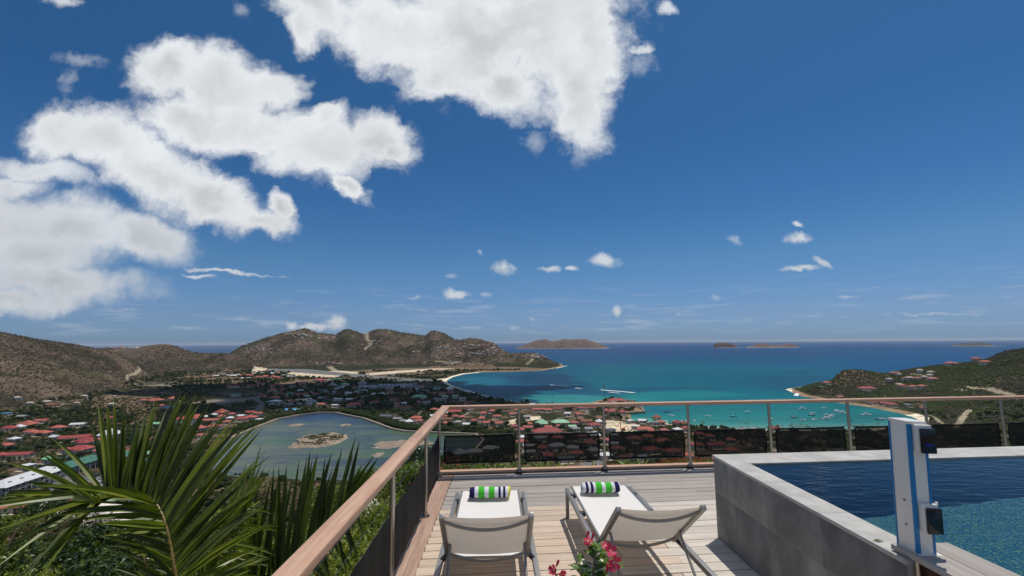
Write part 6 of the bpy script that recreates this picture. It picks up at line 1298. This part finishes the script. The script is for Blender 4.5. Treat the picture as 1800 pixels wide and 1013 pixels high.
frond([(470,1120,5.6),(430,1070,5.7),(380,1030,5.8),(330,1010,5.9),(280,1010,6.0)],
      [(470,960,5.8),(425,950,5.8),(380,955,5.9),(330,960,6.0),(270,985,6.0)],
      [(430,1130,5.6),(390,1110,5.7),(340,1090,5.8),(290,1080,5.9),(250,1060,6.0)], 26, 20, .014, .03, (PL2, PL1), (PL2,), 5)
tp_ = [atY(318,1120,3.2)-PO, Vector((.15,.1,1.0)), Vector((0,0,-.2))]; MB().tube(tp_[::-1], [.14,.11,.05], 12).obj('trunk', BARK, palm, smooth=True)
# long single blades from a dry stalk on the left
tag(MB().tube([atY(12,962,9.0), atY(30,930,9.0), atY(47,915,9.1)], [.02,.014,.008], 6).obj('dry_stalk', mat('dry_cane', srgb(190,150,120), .8), smooth=True), 'leaning dry pinkish stalk above the bushes at the far left', 'stalk')

# ---- shrubs on the slope below the terrace
def shrub(name, R, h, n, lf, ms_, seed, lumps=9, base=.35): return crown_mesh('foliage', R, h, n, lf, ms_, seed, lumps, base)
SHG = leafmat('shrub_leaf', srgb(62,80,32), srgb(104,120,48), .3, .2, .34, 6); SHD = leafmat('shrub_leaf_dark', srgb(34,50,24), srgb(60,78,34), .2, .2, .3, 6); SHB = leafmat('shrub_leaf_bright', srgb(104,118,40), srgb(152,156,64), .35, .2, .4, 6)
SHM = {'green': shrub('g', 1.5, 1.7, 5200, .062, (SHG, SHB), 71), 'dark': shrub('d', 1.6, 1.8, 4800, .07, (SHD, SHG), 72), 'bright': shrub('b', 1.3, 1.4, 5600, .042, (SHB, SHG), 73), 'dry': shrub('y', 1.3, 1.3, 3600, .05, (DRY, LO), 74), 'olive': shrub('o', 1.5, 1.6, 4600, .05, (LO, DRY), 75)}
STM = trunk_mesh('stem', 1.5, .05, 3, 6, 1.3)
used_s = set(); random.seed(44)
def put_shrub(px, py, Y, kind, s, label, grp=None):
    p = atY(px, py, Y); o = empty('shrub', (p.x, p.y, p.z-1.25*s), random.uniform(0, 6.28)); o.scale = (s, s, s); link('foliage', SHM[kind], o); link('stem', STM, o); return tag(o, label, 'shrub', grp)
for i, (px, py, Y, kind, s, lab) in enumerate(((30,985,15,'green',1.3,'green shrub in the bottom left corner'),(150,975,14,'dark',1.35,'dark glossy shrub left of the palm stem'),(225,960,17,'dry',1.2,'dry leafless shrub with pale rock behind it'),(100,940,20,'olive',1.3,'olive shrub behind the dark glossy one'),(20,930,22,'green',1.4,'green shrub at the left edge above the corner one'),
    (60,1030,11,'bright',1.1,'bright shrub at the bottom edge on the left'),(200,1035,11,'dark',1.1,'dark shrub at the bottom edge left of the palm'),(290,950,19,'dry',1.4,'dry shrub behind the palm stem'),(360,985,16,'dark',1.3,'dark shrub in the palm\'s shade'),(420,960,18,'green',1.4,'green shrub between the two palm fronds'),(470,1010,12,'dark',1.2,'dark shrub under the comb-like frond'),
    (395,900,26,'bright',1.4,'bright bush on the bank above the pond, left'),(460,868,34,'olive',1.6,'olive bush on the bank above the pond, middle'),(520,862,36,'dry',1.6,'dry bush on the bank above the pond, right'),(575,868,34,'green',1.5,'green bush on the bank near the railing'),(250,905,34,'green',1.5,'green bush above the pale rocks'),(60,905,36,'dark',1.6,'dark bush behind the cottage at lower left'),
    (640,845,40,'green',1.7,'green bush seen between handrail and screens, left'),(690,822,46,'bright',1.8,'bright bush under the small white roof'),(745,800,50,'dark',1.7,'dark bush at the corner of the railing'),(620,915,22,'dark',1.3,'dark bush above the white rocks by the railing'),(700,850,26,'bright',1.3,'yellow-green bush behind the second post'),(735,835,24,'green',1.2,'green bush behind the corner screens'),
    (560,1005,6.4,'bright',.85,'clipped bright hedge bush nearest the handrail'),(625,950,7.6,'bright',.9,'second clipped hedge bush beside the black screen'),(600,1040,5.2,'bright',.75,'hedge bush at the bottom edge by the handrail'),(672,905,9.0,'bright',.95,'third clipped hedge bush beside the black screen'),(520,1060,5.6,'green',.8,'hedge bush under the handrail at the bottom'),(560,965,8.6,'green',.95,'green hedge bush behind the clipped ones'),(640,1000,5.6,'bright',.7,'hedge bush against the lowest screen'),
    (712,880,10.5,'bright',.85,'far end bush of the clipped hedge'),(500,1000,8.5,'green',1.0,'green bush between the comb-like frond and hedge'))):
    put_shrub(px, py, Y, kind, s, lab, 'shrubs on the slope below the terrace' )
WR = mat('white_limestone', srgb(226,218,206), .9, .12, 3, bump=.6)
for i, (px, py, Y, r_, lab) in enumerate(((178,905,26,1.0,'white rock above the dark shrub'),(205,915,25,.7,'small white rock beside the dry shrub'),(150,925,24,.6,'white stone left of the dry shrub'),(95,985,16,.5,'white stone between the lower left shrubs'),(235,930,23,.5,'white stone behind the palm stem'),(628,893,13,.42,'white rock beside the railing screens'),(645,888,13.5,.32,'smaller white rock beside the railing screens'),(615,899,12.5,.3,'little white stone left of the rock by the screens'),(640,900,12.8,.25,'lowest white stone by the screens'),(795,826,10.5,.14,'pale stone among red flowers beyond the far screens'))):
    p = atY(px, py, Y); tag(rock('rock', p, r_, i*2.3, WR, 3, .6), lab, 'rock')
# strap-leaved plants and red bougainvillea just beyond the far railing
BLD = leafmat('strap_leaf', srgb(100,120,48), srgb(140,152,80), .3, .2, .5, 4); REDF = leafmat('bract_red', srgb(214,50,36), srgb(236,84,52), .3, .1)
def strap_plant(px, py, Y, n, L, seed, label):
    r = random.Random(seed); p = atY(px, py, Y); h = p.z; o = empty('strap_leaf_plant', p); vm = []
    for i in range(n):
        a = r.uniform(0, 6.28); el = r.uniform(.5, 1.4); Ln = L*r.uniform(.6, 1.1); m = MB(); vs = []
        sd = Vector((-math.sin(a), math.cos(a), 0))
        for j in range(6): t_ = j/5; w_ = .028*(1-t_**1.8)+.002; q = Vector((math.cos(a)*math.cos(el)*Ln*t_, math.sin(a)*math.cos(el)*Ln*t_, math.sin(el)*Ln*t_-.5*Ln*t_*t_)); vs += [q-sd*w_, q+Vector((0,0,-.008)), q+sd*w_]
        m.add(vs, [(q_*3+k_, q_*3+k_+1, q_*3+k_+4, q_*3+k_+3) for q_ in range(5) for k_ in range(2)]); m.obj('leaf', BLD, o, smooth=True)
    MB().tube([(0,0,-2.2),(0,0,.02)], [.05,.04], 8).obj('stem', BARK, o); tag(o, label, 'plant')
for i, (px, py, lab) in enumerate(((845,838,'strap-leaved plant below the first far screen, left'),(872,840,'strap-leaved plant below the first far screen, right'),(905,835,'strap-leaved plant behind the second far post'),(955,838,'strap-leaved plant below the second far screen, left'),(985,838,'strap-leaved plant below the second far screen, right'),(1105,834,'strap-leaved plant below the third far screen, left'),(1130,836,'strap-leaved plant below the third far screen, right'),(1045,840,'strap-leaved plant behind the third far post'))):
    strap_plant(px, py, 8.9+i*.03, 26, .62, i, lab)
def boug(px, py, Y, s, label):
    p = atY(px, py, Y); o = empty('flowering_bush', (p.x, p.y, p.z-1.1*s)); o.scale = (s,)*3; link('foliage', SHM['green'], o); tag(link('flowers', BOU, o), kind='stuff'); link('stem', STM, o); tag(o, label, 'flowering bush')
BOU = crown_mesh('flowers', 1.55, 1.75, 230, .06, (REDF, REDF), 91, 9, .38, shell=.95)
for a in ((800,838,9.4,.42,'red-flowered bush below the screens by the left corner'),(770,850,9.6,.4,'small red-flowered bush outside the deck corner'),(1222,832,9.6,.42,'red-flowered bush below the fourth far post'),(1250,830,9.8,.4,'red-flowered bush beside the pool\'s far corner'),(1190,832,9.6,.36,'green bush with few red flowers below the third far screen'),(1005,842,10.2,.35,'low leafy bush with red dots below the second far screen'),(1080,838,10.2,.35,'low leafy bush with red dots below the third far screen')): boug(*a)

# ---- the air between here and the horizon
hz = bpy.data.materials.new('haze_air'); hz.use_nodes = True; t = hz.node_tree; t.nodes.remove(t.nodes['Principled BSDF'])
pv_ = N(t, 'ShaderNodeVolumePrincipled', inp={'Density': 2.0e-5}); pv_.inputs['Color'].default_value = (.76,.87,1.0,1); pv_.inputs['Anisotropy'].default_value = .1
t.links.new(pv_.outputs[0], t.nodes['Material Output'].inputs['Volume'])
hb = MB().box(-230000, 230000, -3000, 125000, SEA-9, 95).obj('haze', hz); tag(hb, kind='stuff')
